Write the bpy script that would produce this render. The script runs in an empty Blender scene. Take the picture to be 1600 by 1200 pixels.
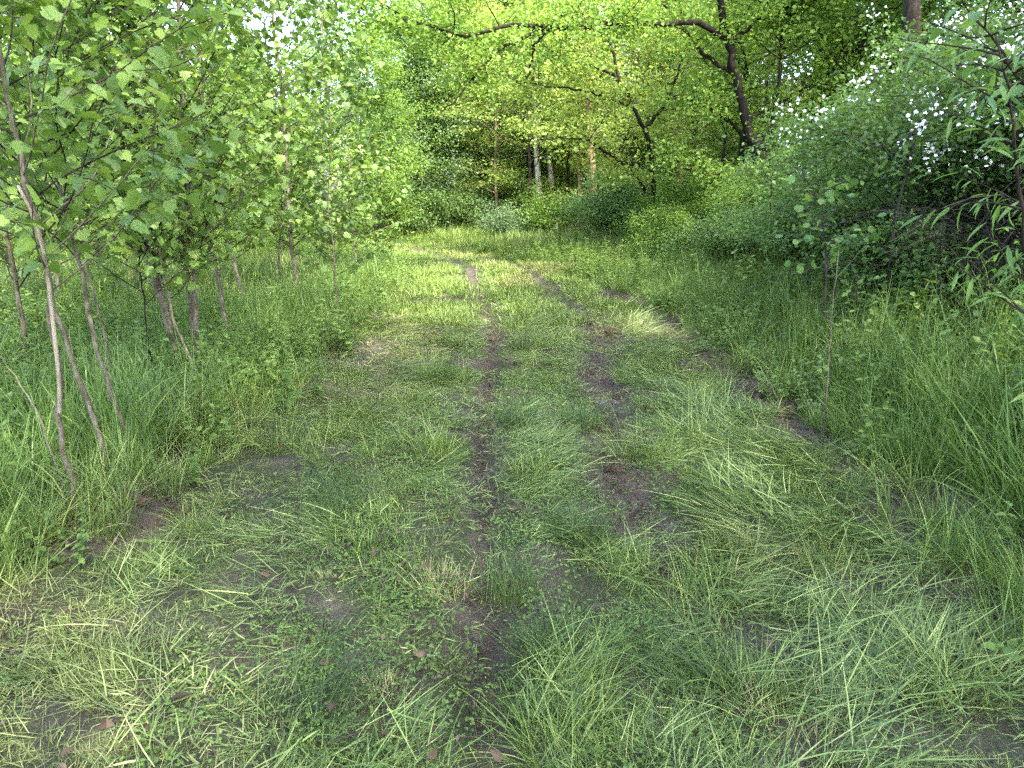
import bpy, math
import numpy as np
from mathutils import Matrix, Vector

# ------------------------------------------------------------------ camera, sky, sun, exposure
scene = bpy.context.scene
COL = scene.collection
CAM_H, PITCH, HALF = 1.6, math.radians(14.7), math.radians(35)
FPX = 800 / math.tan(HALF)
cam_data = bpy.data.cameras.new('camera'); cam = bpy.data.objects.new('camera', cam_data); COL.objects.link(cam)
cam_data.sensor_width = 36; cam_data.lens = 18 / math.tan(HALF); cam_data.clip_start = .05; cam_data.clip_end = 1000
cam.location = (0, 0, CAM_H); cam.rotation_euler = (math.pi/2 - PITCH, 0, 0)
scene.camera = cam

SUN_EL, SUN_AZ = math.radians(45), math.radians(150)       # azimuth clockwise from +Y (forward): the sun stands behind the right shoulder
world = bpy.data.worlds.new('World'); scene.world = world; world.use_nodes = True
wn = world.node_tree.nodes; wl = world.node_tree.links
sky = wn.new('ShaderNodeTexSky'); sky.sky_type = 'NISHITA'; sky.sun_disc = False
sky.sun_elevation = SUN_EL; sky.sun_rotation = SUN_AZ; sky.dust_density = 3.0; sky.air_density = 1.0
wl.new(sky.outputs[0], wn['Background'].inputs[0]); wn['Background'].inputs[1].default_value = 0.15
sun_data = bpy.data.lights.new('sun', 'SUN'); sun_data.energy = 2.1; sun_data.angle = math.radians(.8); sun_data.color = (1, .93, .8)
sun = bpy.data.objects.new('sun', sun_data); COL.objects.link(sun)
sd = Vector((math.sin(SUN_AZ)*math.cos(SUN_EL), math.cos(SUN_AZ)*math.cos(SUN_EL), math.sin(SUN_EL)))
sun.rotation_euler = sd.to_track_quat('Z', 'Y').to_euler(); sun.location = (30, 0, 40)
vs = scene.view_settings
vs.view_transform = 'Standard'; vs.look = 'None'; vs.exposure = 3.15; vs.gamma = 1; vs.use_curve_mapping = False
cy = scene.cycles
cy.max_bounces = 5; cy.diffuse_bounces = 3; cy.glossy_bounces = 2; cy.transmission_bounces = 4; cy.transparent_max_bounces = 4
cy.use_denoising = False; cy.use_adaptive_sampling = True; cy.adaptive_threshold = .012; cy.sample_clamp_indirect = 6

# ------------------------------------------------------------------ small maths
def RNG(s): return np.random.default_rng(s)
def ray(px, py):
    dx = (px-800)/FPX; dy = (600-py)/FPX
    return np.array([dx, math.cos(PITCH)+dy*math.sin(PITCH), -math.sin(PITCH)+dy*math.cos(PITCH)])
def at(px, py, Y):
    d = ray(px, py); return np.array([0, 0, CAM_H]) + d*(Y/d[1])
def project(P):
    P = np.asarray(P, float); q = P - np.array([0, 0, CAM_H])
    depth = q[..., 1]*math.cos(PITCH) - q[..., 2]*math.sin(PITCH)
    up = q[..., 1]*math.sin(PITCH) + q[..., 2]*math.cos(PITCH)
    dd = np.where(depth < .05, .05, depth)
    return 800 + FPX*q[..., 0]/dd, 600 - FPX*up/dd, depth
def sstep(a, b, x):
    t = np.clip((np.asarray(x, float)-a)/(b-a), 0, 1); return t*t*(3-2*t)
def hash2(i, j, s):
    v = np.sin(i*127.1 + j*311.7 + s*74.7)*43758.5453
    return v - np.floor(v)
def vnoise(x, y, s=0):
    x = np.asarray(x, float); y = np.asarray(y, float)
    i = np.floor(x); j = np.floor(y); fx = x-i; fy = y-j
    fx = fx*fx*(3-2*fx); fy = fy*fy*(3-2*fy)
    return ((hash2(i, j, s)*(1-fx)+hash2(i+1, j, s)*fx)*(1-fy) + (hash2(i, j+1, s)*(1-fx)+hash2(i+1, j+1, s)*fx)*fy)
def fbm(x, y, s=0):
    return .55*vnoise(x, y, s) + .3*vnoise(2.1*x+5, 2.1*y+9, s+1) + .15*vnoise(4.3*x+1, 4.3*y+3, s+2)
def unit(v):
    v = np.asarray(v, float); return v/np.maximum(np.linalg.norm(v, axis=-1, keepdims=True), 1e-9)
def polydist(x, y, pts):
    x = np.asarray(x, float); y = np.asarray(y, float); best = np.full(np.broadcast(x, y).shape, 1e9)
    for (ax, ay), (bx, by) in zip(pts[:-1], pts[1:]):
        vx, vy = bx-ax, by-ay; t = np.clip(((x-ax)*vx+(y-ay)*vy)/(vx*vx+vy*vy), 0, 1)
        best = np.minimum(best, np.hypot(x-ax-t*vx, y-ay-t*vy))
    return best

# ------------------------------------------------------------------ the lie of the land
EDGE_L = np.array([(-2.25, 0), (-2.1, 2.4), (-2.02, 3.2), (-1.94, 4.4), (-1.78, 5.3), (-1.72, 7.2), (-1.95, 10.4), (-2.05, 13.5), (-2.45, 17), (-3.6, 20), (-6, 22.3), (-12, 24)])
EDGE_R = np.array([(1.9, 0), (1.88, 2.8), (1.98, 3.8), (2.1, 5.3), (2.11, 6.7), (2.05, 8.9), (1.93, 10.4), (1.71, 12.2), (1.15, 14.6), (.1, 17.7), (-1.84, 21.3), (-5, 24.5), (-12, 27)])
RUT_L = [(.0, 0), (-.05, 1.8), (-.11, 2.4), (-.13, 3.3), (-.19, 4.5), (-.2, 7.1), (-.22, 8.9), (-.61, 12.6), (-.9, 15.9), (-1.5, 18.2), (-2.6, 20.7), (-5, 22.8)]
RUT_R = [(.75, 2.6), (.6, 3.9), (.73, 5.3), (.81, 6.3), (1.0, 7.8), (1.04, 9.4), (.77, 11.7), (.44, 14.4), (-.15, 17.4), (-1.3, 20), (-4, 22.8), (-6, 24)]
DIRT_R = [(1.95, 2.4), (2.1, 3.6), (2.1, 5.3), (2.0, 6.6), (2.0, 8.9), (1.9, 10.4), (1.6, 12.2)]
def xl(y): return np.interp(y, EDGE_L[:, 1], EDGE_L[:, 0])
def xr(y): return np.interp(y, EDGE_R[:, 1], EDGE_R[:, 0])
# bare soil patches: x, y, radius
PATCH = [(.60, 3.9, .2), (2.05, 5.5, .34), (1.8, 6.6, .35), (1.9, 8.6, .35), (-1.9, 3.4, .24), (-2.12, 3.0, .2), (-1.75, 9.4, .5), (-1.3, 11.3, .45),
         (2.0, 2.5, .22), (-.45, 4.6, .15), (1.7, 10.6, .4), (1.15, 8.2, .18), (-.35, 6.8, .14)]
def dirt(x, y):
    n = fbm(np.asarray(x)*2.3, np.asarray(y)*2.3, 3)
    d = np.maximum(1-sstep(.03, .10, polydist(x, y, RUT_L)*(1.15-.3*sstep(5, 12, y))+.05*(n-.5)), 1-sstep(.06, .17, polydist(x, y, RUT_R)+.08*(n-.5)))*np.maximum(sstep(.2, .4, n+.1), .85*sstep(4, 7, y))
    d = np.maximum(d, (1-sstep(.1, .34, polydist(x, y, DIRT_R)))*sstep(.27, .46, n))
    for p in PUDDLES: d = np.maximum(d, 1-sstep(1.15, 1.6, puddist(np.asarray(x), np.asarray(y), p)+(n-.5)*.5))
    for px, py, r in PATCH:
        d = np.maximum(d, 1-sstep(.55, 1.15, np.hypot(x-px, (y-py))/r + (n-.5)*.9))
    return d
PUDDLES = [(1.01, 7.85, .16, .36), (.87, 6.85, .15, .28), (.79, 6.1, .15, .3), (-.21, 8.75, .085, .4)]
def puddist(x, y, p): return np.hypot((x-p[0])/p[2], (y-p[1])/p[3])
def height(x, y):
    h = land(x, y)
    for p, zc in zip(PUDDLES, PUD_Z):
        d = puddist(x, y, p); w = 1-sstep(1.25, 1.9, d); h = h*(1-w)+(zc-.022+.06*sstep(.7, 1.3, d))*w
    return h
def land(x, y):
    x = np.asarray(x, float); y = np.asarray(y, float)
    base = .12*(vnoise(x*.45, y*.45, 11)-.5) + .06*(vnoise(x*1.3, y*1.3, 12)-.5) + .04*(vnoise(x*4, y*4, 13)-.5)
    near = 1-sstep(14, 24, y)
    rut = -.08*np.exp(-(polydist(x, y, RUT_L)/.085)**2) - .11*np.exp(-(polydist(x, y, RUT_R)/.15)**2)*(.35+.65*sstep(4, 5.5, y))
    r = x - np.interp(y, [0, 8, 12, 16, 20, 25, 40], [2.05, 2.15, 2.4, 3.2, 4.4, 5.2, 6])
    bank = 1.15*sstep(-.05, 3.2, r) + .13*np.clip(r-2.6, 0, 40) + .06*np.clip(r-6, 0, 60)
    l = xl(y) - x
    left = -.12*sstep(.1, 2, l) + .01*np.clip(l-10, 0, 60)
    left = np.where(y > 30, left*0, left)
    back = (.03+.11*sstep(-7, 0, x))*np.clip(np.hypot(x+2, y)-29, 0, 60)*sstep(-.2, .3, y)
    mound = .055*np.exp(-(((x-.60)/.17)**2+((y-3.93)/.14)**2)) + .10*np.exp(-(((x+1.98)/.2)**2+((y-3.4)/.16)**2)) + .06*np.exp(-(((x+2.2)/.25)**2+((y-2.9)/.18)**2))
    return base*(.4+.6*near) + rut*near + bank + left + back + mound
PUD_Z = [float(land(p[0], p[1]))+.02 for p in PUDDLES]
def H(x, y): return float(height(x, y))
def gnd(px, py):
    d = ray(px, py); t = .5
    while t < 120:
        p = np.array([0, 0, CAM_H])+d*t
        if p[2] <= H(p[0], p[1]): return p
        t += .02 + t*.002
    return p

# ------------------------------------------------------------------ meshes
def mesh_from(name, V, faces, attrs=None, smooth=True):
    """faces: list of int arrays (n,k); attrs: {name: per-vertex floats}"""
    me = bpy.data.meshes.new(name)
    V = np.asarray(V, np.float32).reshape(-1, 3)
    faces = [np.asarray(f, np.int32) for f in faces if len(f)]
    loops = np.concatenate([f.ravel() for f in faces]); tot = np.concatenate([np.full(len(f), f.shape[1], np.int32) for f in faces])
    start = np.concatenate([[0], np.cumsum(tot)[:-1]]).astype(np.int32)
    me.vertices.add(len(V)); me.vertices.foreach_set('co', V.ravel())
    me.loops.add(len(loops)); me.loops.foreach_set('vertex_index', loops)
    me.polygons.add(len(tot)); me.polygons.foreach_set('loop_start', start); me.polygons.foreach_set('loop_total', tot)
    me.polygons.foreach_set('use_smooth', np.full(len(tot), smooth))
    for k, v in (attrs or {}).items():
        a = me.attributes.new(k, 'FLOAT', 'POINT'); a.data.foreach_set('value', np.asarray(v, np.float32))
    me.update(calc_edges=True)
    return me
class MB:
    def __init__(s): s.v = []; s.f = []; s.n = 0; s.t = []; s.a = []
    def add(s, V, faces, tint=None, along=None):
        V = np.asarray(V, float).reshape(-1, 3)
        s.v.append(V); s.f += [np.asarray(f)+s.n for f in faces if len(f)]
        s.t.append(np.full(len(V), .5) if tint is None else np.broadcast_to(tint, len(V)))
        s.a.append(np.full(len(V), .5) if along is None else np.broadcast_to(along, len(V))); s.n += len(V)
    def mesh(s, name, origin=(0, 0, 0), smooth=True):
        V = np.concatenate(s.v) - np.asarray(origin)
        by = {}
        for f in s.f: by.setdefault(f.shape[1], []).append(f)
        return mesh_from(name, V, [np.concatenate(x) for x in by.values()], {'tint': np.concatenate(s.t), 'along': np.concatenate(s.a)}, smooth)
def tube(mb, pts, rad, sides=6, tint=.5):
    P = np.asarray(pts, float); n = len(P); rad = np.broadcast_to(np.asarray(rad, float), n)
    T = unit(np.gradient(P, axis=0)); ref = np.array([.31, .95, .05]) if abs(T[0][2]) > .6 else np.array([.05, .1, 1.])
    U = unit(np.cross(T, ref)); W = np.cross(T, U)
    a = np.linspace(0, 2*math.pi, sides, endpoint=False)
    V = P[:, None]+rad[:, None, None]*(np.cos(a)[None, :, None]*U[:, None]+np.sin(a)[None, :, None]*W[:, None])
    i = np.arange(n-1)[:, None]*sides; k = np.arange(sides)[None]; k2 = (k+1) % sides
    F = np.stack([i+k, i+k2, i+sides+k2, i+sides+k], -1).reshape(-1, 4)
    mb.add(V.reshape(-1, 3), [F, np.arange(sides)[None]+(n-1)*sides], tint)
def smooth_line(pts, n):
    """Catmull-Rom through the points"""
    P = np.asarray(pts, float); P = np.vstack([2*P[0]-P[1], P, 2*P[-1]-P[-2]])
    seg = len(P)-3; out = []
    for u in np.linspace(0, seg-1e-6, n):
        i = int(u); t = u-i; a, b, c, d = P[i:i+4]
        out.append(.5*((2*b)+(c-a)*t+(2*a-5*b+4*c-d)*t*t+(3*b-a-3*c+d)*t**3))
    return np.array(out)
def basis(tip, nrm):
    """(n,3,3) matrices with columns side, tip, normal"""
    y = unit(tip); x = unit(np.cross(y, nrm)); z = np.cross(x, y)
    return np.stack([x, y, z], -1)
def stamp(mb, tv, tf, pos, R, scale, tint, along=None):
    """copy a template leaf to every place in one mesh"""
    n = len(pos); k = len(tv)
    V = np.einsum('nij,kj->nki', R*np.asarray(scale, float).reshape(-1, 1, 1), tv)+pos[:, None]
    off = (np.arange(n)*k)[:, None, None]
    mb.add(V.reshape(-1, 3), [(f[None]+off).reshape(-1, f.shape[1]) for f in tf], np.repeat(tint, k), None if along is None else np.tile(along, n))
def rand_dirs(rng, n, up, spread):
    d = rng.normal(size=(n, 3))*spread; d[:, 2] += up; return unit(d)

# leaf templates: base at the origin, tip along +Y, length 1
def fan_leaf(half, fold=.12, droop=.18, wav=.0):
    h = np.array(half, float); out = [h[0]]+list(h[1:-1])+[h[-1]]+[(-x, y) for x, y in h[1:-1][::-1]]
    V = [(0, .42)]+[tuple(p) for p in out]; V = np.array(V)
    z = fold*np.abs(V[:, 0]) - droop*(V[:, 1]-.2)**2 + wav*np.sin(7*V[:, 0]+5*V[:, 1])
    n = len(V)-1
    return np.column_stack([V, z]), [np.array([(0, 1+(i+1) % n, 1+i) for i in range(n)])[:, ::-1]]
LOBED = [fan_leaf([(0, 0), (.16, -.06), (.40, .0), (.52, .2), (.40, .33), (.50, .55), (.27, .62), (.15, .86), (0, 1)], .16, .22, .03),
         fan_leaf([(0, .02), (.2, -.05), (.46, .08), (.50, .3), (.42, .4), (.44, .64), (.24, .7), (.1, .92), (0, 1)], -.1, .3, .04),
         fan_leaf([(0, .05), (.15, -.02), (.36, .03), (.47, .26), (.33, .45), (.38, .66), (.2, .8), (0, 1.02)], .3, .12, .03)]
OVATE = fan_leaf([(0, 0), (.2, .12), (.3, .36), (.22, .66), (.09, .88), (0, 1)], .25, .25)
ROUND = fan_leaf([(0, 0), (.3, .12), (.45, .42), (.34, .76), (0, .95)], .15, .15)
def lance_leaf():
    V = []; ys = [0, .25, .5, .75]; ws = [.012, .07, .085, .05]
    for y, w in zip(ys, ws): V += [(-w, y, -.35*y*y+.03), (0, y, -.35*y*y), (w, y, -.35*y*y+.03)]
    V.append((0, 1, -.36)); F = []
    for i in range(3): F += [(3*i, 3*i+1, 3*i+4, 3*i+3), (3*i+1, 3*i+2, 3*i+5, 3*i+4)]
    return np.array(V), [np.array(F), np.array([(9, 10, 12), (10, 11, 12)])]
LANCE = lance_leaf()
DIAMOND = (np.array([(0, 0, 0), (.32, .42, .09), (0, 1, -.12), (-.32, .42, .09)]), [np.array([(0, 1, 2), (0, 2, 3)])])
WIDE = (np.array([(0, 0, 0), (.42, .3, .08), (.34, .68, .02), (0, 1, -.15), (-.34, .68, .02), (-.42, .3, .08)]), [np.array([(0, 1, 2, 3), (0, 3, 4, 5)])])

# ------------------------------------------------------------------ materials
def nodes(name):
    m = bpy.data.materials.new(name); m.use_nodes = True; nt = m.node_tree
    return m, nt, nt.nodes, nt.links, nt.nodes['Principled BSDF'], nt.nodes['Material Output']
def ramp(N, stops, interp='LINEAR'):
    r = N.new('ShaderNodeValToRGB'); cr = r.color_ramp; cr.interpolation = interp
    while len(cr.elements) < len(stops): cr.elements.new(.5)
    for e, (p, c) in zip(cr.elements, stops): e.position = p; e.color = (*c, 1)
    return r
def attr(N, name, kind='GEOMETRY'):
    a = N.new('ShaderNodeAttribute'); a.attribute_name = name; a.attribute_type = kind; return a
def mathn(N, L, op, a, b, clamp=False):
    m = N.new('ShaderNodeMath'); m.operation = op; m.use_clamp = clamp
    for i, v in enumerate((a, b)):
        if isinstance(v, (int, float)): m.inputs[i].default_value = v
        else: L.new(v, m.inputs[i])
    return m.outputs[0]
def mixc(N, L, fac, a, b, blend='MIX'):
    m = N.new('ShaderNodeMix'); m.data_type = 'RGBA'; m.blend_type = blend
    for s, v in ((m.inputs[0], fac), (m.inputs[6], a), (m.inputs[7], b)):
        if isinstance(v, (int, float)): s.default_value = v
        elif isinstance(v, tuple): s.default_value = (*v, 1)
        else: L.new(v, s)
    return m.outputs[2]
def leaf_mat(name, stops, trans=.42, rough=.45, spec=.35, rand=.35, tmul=(1.3, 1.2, .62), straw=None, basecol=None):
    def soft(c): g = .3*c[0]+.6*c[1]+.1*c[2]; c = (c[0]*.98, c[1], c[2]*1.12) if c[1] > c[0]*1.08 else c; return tuple((x+(g-x)*.12)*1.1 for x in c)
    stops = [(p, soft(c)) for p, c in stops]
    m, nt, N, L, P, out = nodes(name)
    oi = N.new('ShaderNodeObjectInfo'); t = attr(N, 'tint').outputs['Fac']
    f = mathn(N, L, 'ADD', mathn(N, L, 'MULTIPLY', t, 1-rand), mathn(N, L, 'MULTIPLY', oi.outputs['Random'], rand), True)
    r = ramp(N, stops); L.new(f, r.inputs[0]); c = r.outputs[0]
    if basecol:      # the pale sheath at the foot of a blade
        al = attr(N, 'along').outputs['Fac']
        c = mixc(N, L, mathn(N, L, 'SUBTRACT', .55, mathn(N, L, 'MULTIPLY', al, 1.6), True), c, basecol)
    if straw:
        d = attr(N, 'dry', 'INSTANCER').outputs['Fac']
        c = mixc(N, L, mathn(N, L, 'MULTIPLY', d, mathn(N, L, 'ADD', .35, t, True), True), c, straw)
    L.new(c, P.inputs['Base Color']); P.inputs['Roughness'].default_value = rough; P.inputs['Specular IOR Level'].default_value = spec
    tr = N.new('ShaderNodeBsdfTranslucent'); L.new(mixc(N, L, 1.0, c, tmul, 'MULTIPLY'), tr.inputs[0])
    mx = N.new('ShaderNodeMixShader'); mx.inputs[0].default_value = trans
    L.new(P.outputs[0], mx.inputs[1]); L.new(tr.outputs[0], mx.inputs[2]); L.new(mx.outputs[0], out.inputs[0])
    return m
def bark_mat(name, c1, c2, c3, scale=14, moss=None, stretch=.25):
    m, nt, N, L, P, out = nodes(name)
    tc = N.new('ShaderNodeTexCoord'); mp = N.new('ShaderNodeMapping'); mp.inputs['Scale'].default_value = (1, 1, stretch)
    L.new(tc.outputs['Object'], mp.inputs[0])
    n = N.new('ShaderNodeTexNoise'); n.inputs['Scale'].default_value = scale; n.inputs['Detail'].default_value = 8; n.inputs['Roughness'].default_value = .68
    L.new(mp.outputs[0], n.inputs[0])
    r = ramp(N, [(.34, c1), (.5, c2), (.68, c3)]); L.new(n.outputs[0], r.inputs[0]); c = r.outputs[0]
    if moss:
        n2 = N.new('ShaderNodeTexNoise'); n2.inputs['Scale'].default_value = 3.1; n2.inputs['Detail'].default_value = 5; L.new(tc.outputs['Object'], n2.inputs[0])
        g = N.new('ShaderNodeNewGeometry'); sx = N.new('ShaderNodeSeparateXYZ'); L.new(g.outputs['Normal'], sx.inputs[0])
        f = mathn(N, L, 'MULTIPLY', mathn(N, L, 'ADD', mathn(N, L, 'MULTIPLY', sx.outputs[2], .6), mathn(N, L, 'MULTIPLY', n2.outputs[0], 1.6)), .45, True)
        r2 = ramp(N, [(.38, (0, 0, 0)), (.6, (1, 1, 1))]); L.new(f, r2.inputs[0]); c = mixc(N, L, r2.outputs[0], c, moss)
    L.new(c, P.inputs['Base Color']); P.inputs['Roughness'].default_value = .9; P.inputs['Specular IOR Level'].default_value = .2
    b = N.new('ShaderNodeBump'); b.inputs['Strength'].default_value = .8; b.inputs['Distance'].default_value = .02
    L.new(n.outputs[0], b.inputs['Height']); L.new(b.outputs[0], P.inputs['Normal'])
    return m
M = {}
M['sapling_leaf'] = leaf_mat('sapling_leaf', [(0, (.035, .085, .014)), (.35, (.10, .19, .026)), (.7, (.19, .315, .042)), (1, (.36, .46, .08))], .46, .42, .4, .6)
M['rightleaf'] = leaf_mat('young_leaf', [(0, (.06, .15, .03)), (.6, (.12, .25, .045)), (1, (.2, .32, .05))], .45, .4, .4, .6)
M['maple'] = leaf_mat('maple_leaf', [(0, (.08, .165, .02)), (.45, (.14, .26, .03)), (.8, (.21, .34, .04)), (1, (.30, .40, .06))], .5, .5, .3, .3)
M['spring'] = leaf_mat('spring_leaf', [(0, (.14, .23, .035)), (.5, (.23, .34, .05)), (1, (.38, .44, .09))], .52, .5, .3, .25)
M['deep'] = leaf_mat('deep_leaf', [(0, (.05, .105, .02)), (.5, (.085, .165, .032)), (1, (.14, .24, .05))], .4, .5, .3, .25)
M['grey'] = leaf_mat('grey_leaf', [(0, (.07, .14, .05)), (.5, (.125, .215, .08)), (1, (.2, .3, .13))], .4, .5, .3, .25)
M['shrub'] = leaf_mat('shrub_leaf', [(0, (.075, .15, .035)), (.5, (.125, .235, .055)), (1, (.2, .32, .075))], .42, .5, .3, .25)
M['dead'] = leaf_mat('dead_leaf', [(0, (.03, .02, .014)), (.5, (.085, .055, .038)), (1, (.2, .145, .095))], .15, .7, .2, .4, (1.1, .9, .7))
STRAW = (.36, .31, .15)
M['grass'] = leaf_mat('grass_blade', [(0, (.02, .045, .006)), (.3, (.065, .125, .013)), (.6, (.15, .24, .025)), (.85, (.27, .36, .055)), (1, (.44, .44, .15))], .22, .4, .35, .15, straw=STRAW, basecol=(.22, .25, .09))
M['cut'] = leaf_mat('cut_grass', [(0, (.02, .04, .007)), (.3, (.07, .125, .018)), (.6, (.155, .235, .036)), (.85, (.28, .36, .08)), (1, (.46, .43, .19))], .16, .4, .4, .12, straw=STRAW)
M['reed'] = leaf_mat('broad_grass', [(0, (.035, .08, .012)), (.4, (.09, .17, .025)), (.8, (.16, .27, .045)), (1, (.28, .37, .09))], .32, .4, .35, .35, straw=STRAW, basecol=(.2, .24, .08))
M['clover'] = leaf_mat('weed_leaf', [(0, (.05, .11, .016)), (.5, (.125, .22, .03)), (1, (.24, .35, .055))], .4, .45, .35, .3)
M['sedge'] = leaf_mat('sedge_blade', [(0, (.018, .05, .008)), (.5, (.045, .10, .013)), (.85, (.10, .175, .025)), (1, (.25, .26, .08))], .28, .4, .4, .25, basecol=(.16, .12, .05))
M['stubble'] = leaf_mat('straw_blade', [(0, (.16, .19, .06)), (.4, (.32, .33, .13)), (1, (.52, .44, .24))], .3, .5, .35, .25, basecol=(.2, .12, .06))
M['petal'] = leaf_mat('petal', [(0, (.74, .77, .80)), (1, (.86, .87, .87))], .3, .5, .3, .2, (1, 1, 1))
M['bark_sapling'] = bark_mat('sapling_bark', (.045, .038, .028), (.115, .098, .074), (.21, .19, .15), 26, (.12, .14, .07), .4)
M['bark_pale'] = bark_mat('pale_stem', (.13, .11, .085), (.24, .21, .165), (.34, .31, .25), 24)
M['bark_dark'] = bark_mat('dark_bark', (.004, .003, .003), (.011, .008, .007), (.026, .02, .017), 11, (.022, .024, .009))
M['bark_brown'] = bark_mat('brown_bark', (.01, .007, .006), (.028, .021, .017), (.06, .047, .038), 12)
M['bark_white'] = bark_mat('white_bark', (.15, .13, .10), (.42, .39, .33), (.62, .6, .54), 5, None, .4)
M['bark_warm'] = bark_mat('warm_bark', (.12, .075, .045), (.26, .18, .11), (.36, .27, .18), 10)
M['twig'] = bark_mat('grey_twig', (.02, .016, .016), (.05, .04, .04), (.10, .085, .083), 20)

# ------------------------------------------------------------------ objects
def tag(o, label=None, cat=None, group=None, kind=None):
    if label: o['label'] = label
    if cat: o['category'] = cat
    if group: o['group'] = group
    if kind: o['kind'] = kind
    return o
def link(name, me, mat=None, parent=None, kind=None, loc=None):
    if mat is not None and not me.materials: me.materials.append(mat)
    o = bpy.data.objects.new(name, me); COL.objects.link(o)
    if parent is not None: o.parent = parent
    if loc is not None: o.location = loc
    if kind: o['kind'] = kind
    return o
def empty(name, loc, label, cat, group=None):
    o = bpy.data.objects.new(name, None); COL.objects.link(o); o.location = loc; o.empty_display_size = .1
    return tag(o, label, cat, group)
def copy_tree(o, loc, rz=0, s=1, label=None, group=None):
    r = o.copy(); COL.objects.link(r); r.location = loc; r.rotation_euler = (0, 0, rz); r.scale = (s, s, s) if np.isscalar(s) else s
    if label: r['label'] = label
    if group: r['group'] = group
    for ch in KIDS.get(o.name, []):
        c = ch.copy(); COL.objects.link(c); c.parent = r
    return r
KIDS = {}

# ------------------------------------------------------------------ ground sheet
def axis(dense0, dense1, step, lo, hi, grow=1.16):
    a = list(np.arange(dense0, dense1, step)); s = step
    while a[-1] < hi: s *= grow; a.append(a[-1]+s)
    s = step; b = [a[0]]
    while b[-1] > lo: s *= grow; b.append(b[-1]-s)
    return np.array(b[::-1][:-1]+a)
gx = axis(-3.2, 3.2, .035, -160, 160); gy = axis(.8, 9.5, .04, -120, 260, 1.05)
GX, GY = np.meshgrid(gx, gy); GZ = height(GX, GY)
fine = (.03*(vnoise(GX*9, GY*9, 21)-.5)+.02*(vnoise(GX*21, GY*21, 22)-.5))*(np.abs(GX) < 4)*(GY < 13)*(GY > 0)
dm = dirt(GX, GY)
pm = np.prod([sstep(1.0, 1.5, puddist(GX, GY, p)) for p in PUDDLES], axis=0)
GZ = GZ + pm*fine*(.35+.9*dm)*(1-.8*np.exp(-(polydist(GX, GY, RUT_R)/.2)**2))
nx, ny = len(gx), len(gy); ii = (np.arange(ny-1)[:, None]*nx+np.arange(nx-1)[None]).ravel()
gme = mesh_from('ground', np.stack([GX, GY, GZ], -1).reshape(-1, 3), [np.stack([ii, ii+1, ii+nx+1, ii+nx], -1)], {'dirt': dm.ravel(), 'rut': np.exp(-(polydist(GX, GY, RUT_R)/.16)**2).ravel()})
m, nt, N, L, P, out = nodes('soil')
tc = N.new('ShaderNodeTexCoord')
n1 = N.new('ShaderNodeTexNoise'); n1.inputs['Scale'].default_value = 5; n1.inputs['Detail'].default_value = 10; n1.inputs['Roughness'].default_value = .7; L.new(tc.outputs['Object'], n1.inputs[0])
n2 = N.new('ShaderNodeTexNoise'); n2.inputs['Scale'].default_value = 60; n2.inputs['Detail'].default_value = 6; n2.inputs['Roughness'].default_value = .7; L.new(tc.outputs['Object'], n2.inputs[0])
soil = ramp(N, [(.3, (.03, .023, .017)), (.46, (.075, .059, .044)), (.6, (.135, .11, .085)), (.78, (.22, .185, .15))]); L.new(mathn(N, L, 'ADD', mathn(N, L, 'MULTIPLY', n1.outputs[0], .6), mathn(N, L, 'MULTIPLY', n2.outputs[0], .4)), soil.inputs[0])
moss = ramp(N, [(.35, (.022, .032, .01)), (.55, (.05, .07, .02)), (.7, (.10, .10, .045))]); L.new(n2.outputs[0], moss.inputs[0])
da = attr(N, 'dirt').outputs['Fac']
n3 = N.new('ShaderNodeTexNoise'); n3.inputs['Scale'].default_value = 2.6; n3.inputs['Detail'].default_value = 6; L.new(tc.outputs['Object'], n3.inputs[0])
cover = ramp(N, [(.4, (1, 1, 1)), (.62, (0, 0, 0))]); L.new(mathn(N, L, 'ADD', n3.outputs[0], mathn(N, L, 'MULTIPLY', da, .4)), cover.inputs[0])
L.new(mixc(N, L, cover.outputs[0], soil.outputs[0], moss.outputs[0]), P.inputs['Base Color'])
ru = attr(N, 'rut').outputs['Fac']
L.new(mathn(N, L, 'SUBTRACT', .92, mathn(N, L, 'MULTIPLY', ru, mathn(N, L, 'MULTIPLY', n1.outputs[0], .75))), P.inputs['Roughness'])
bp = N.new('ShaderNodeBump'); bp.inputs['Strength'].default_value = 1; bp.inputs['Distance'].default_value = .03
L.new(mathn(N, L, 'ADD', n2.outputs[0], n1.outputs[0]), bp.inputs['Height']); L.new(bp.outputs[0], P.inputs['Normal'])
M['soil'] = m
tag(link('ground', gme, m), 'brown soil track and grassy ground with two wheel ruts', 'ground', None, 'structure')

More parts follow.
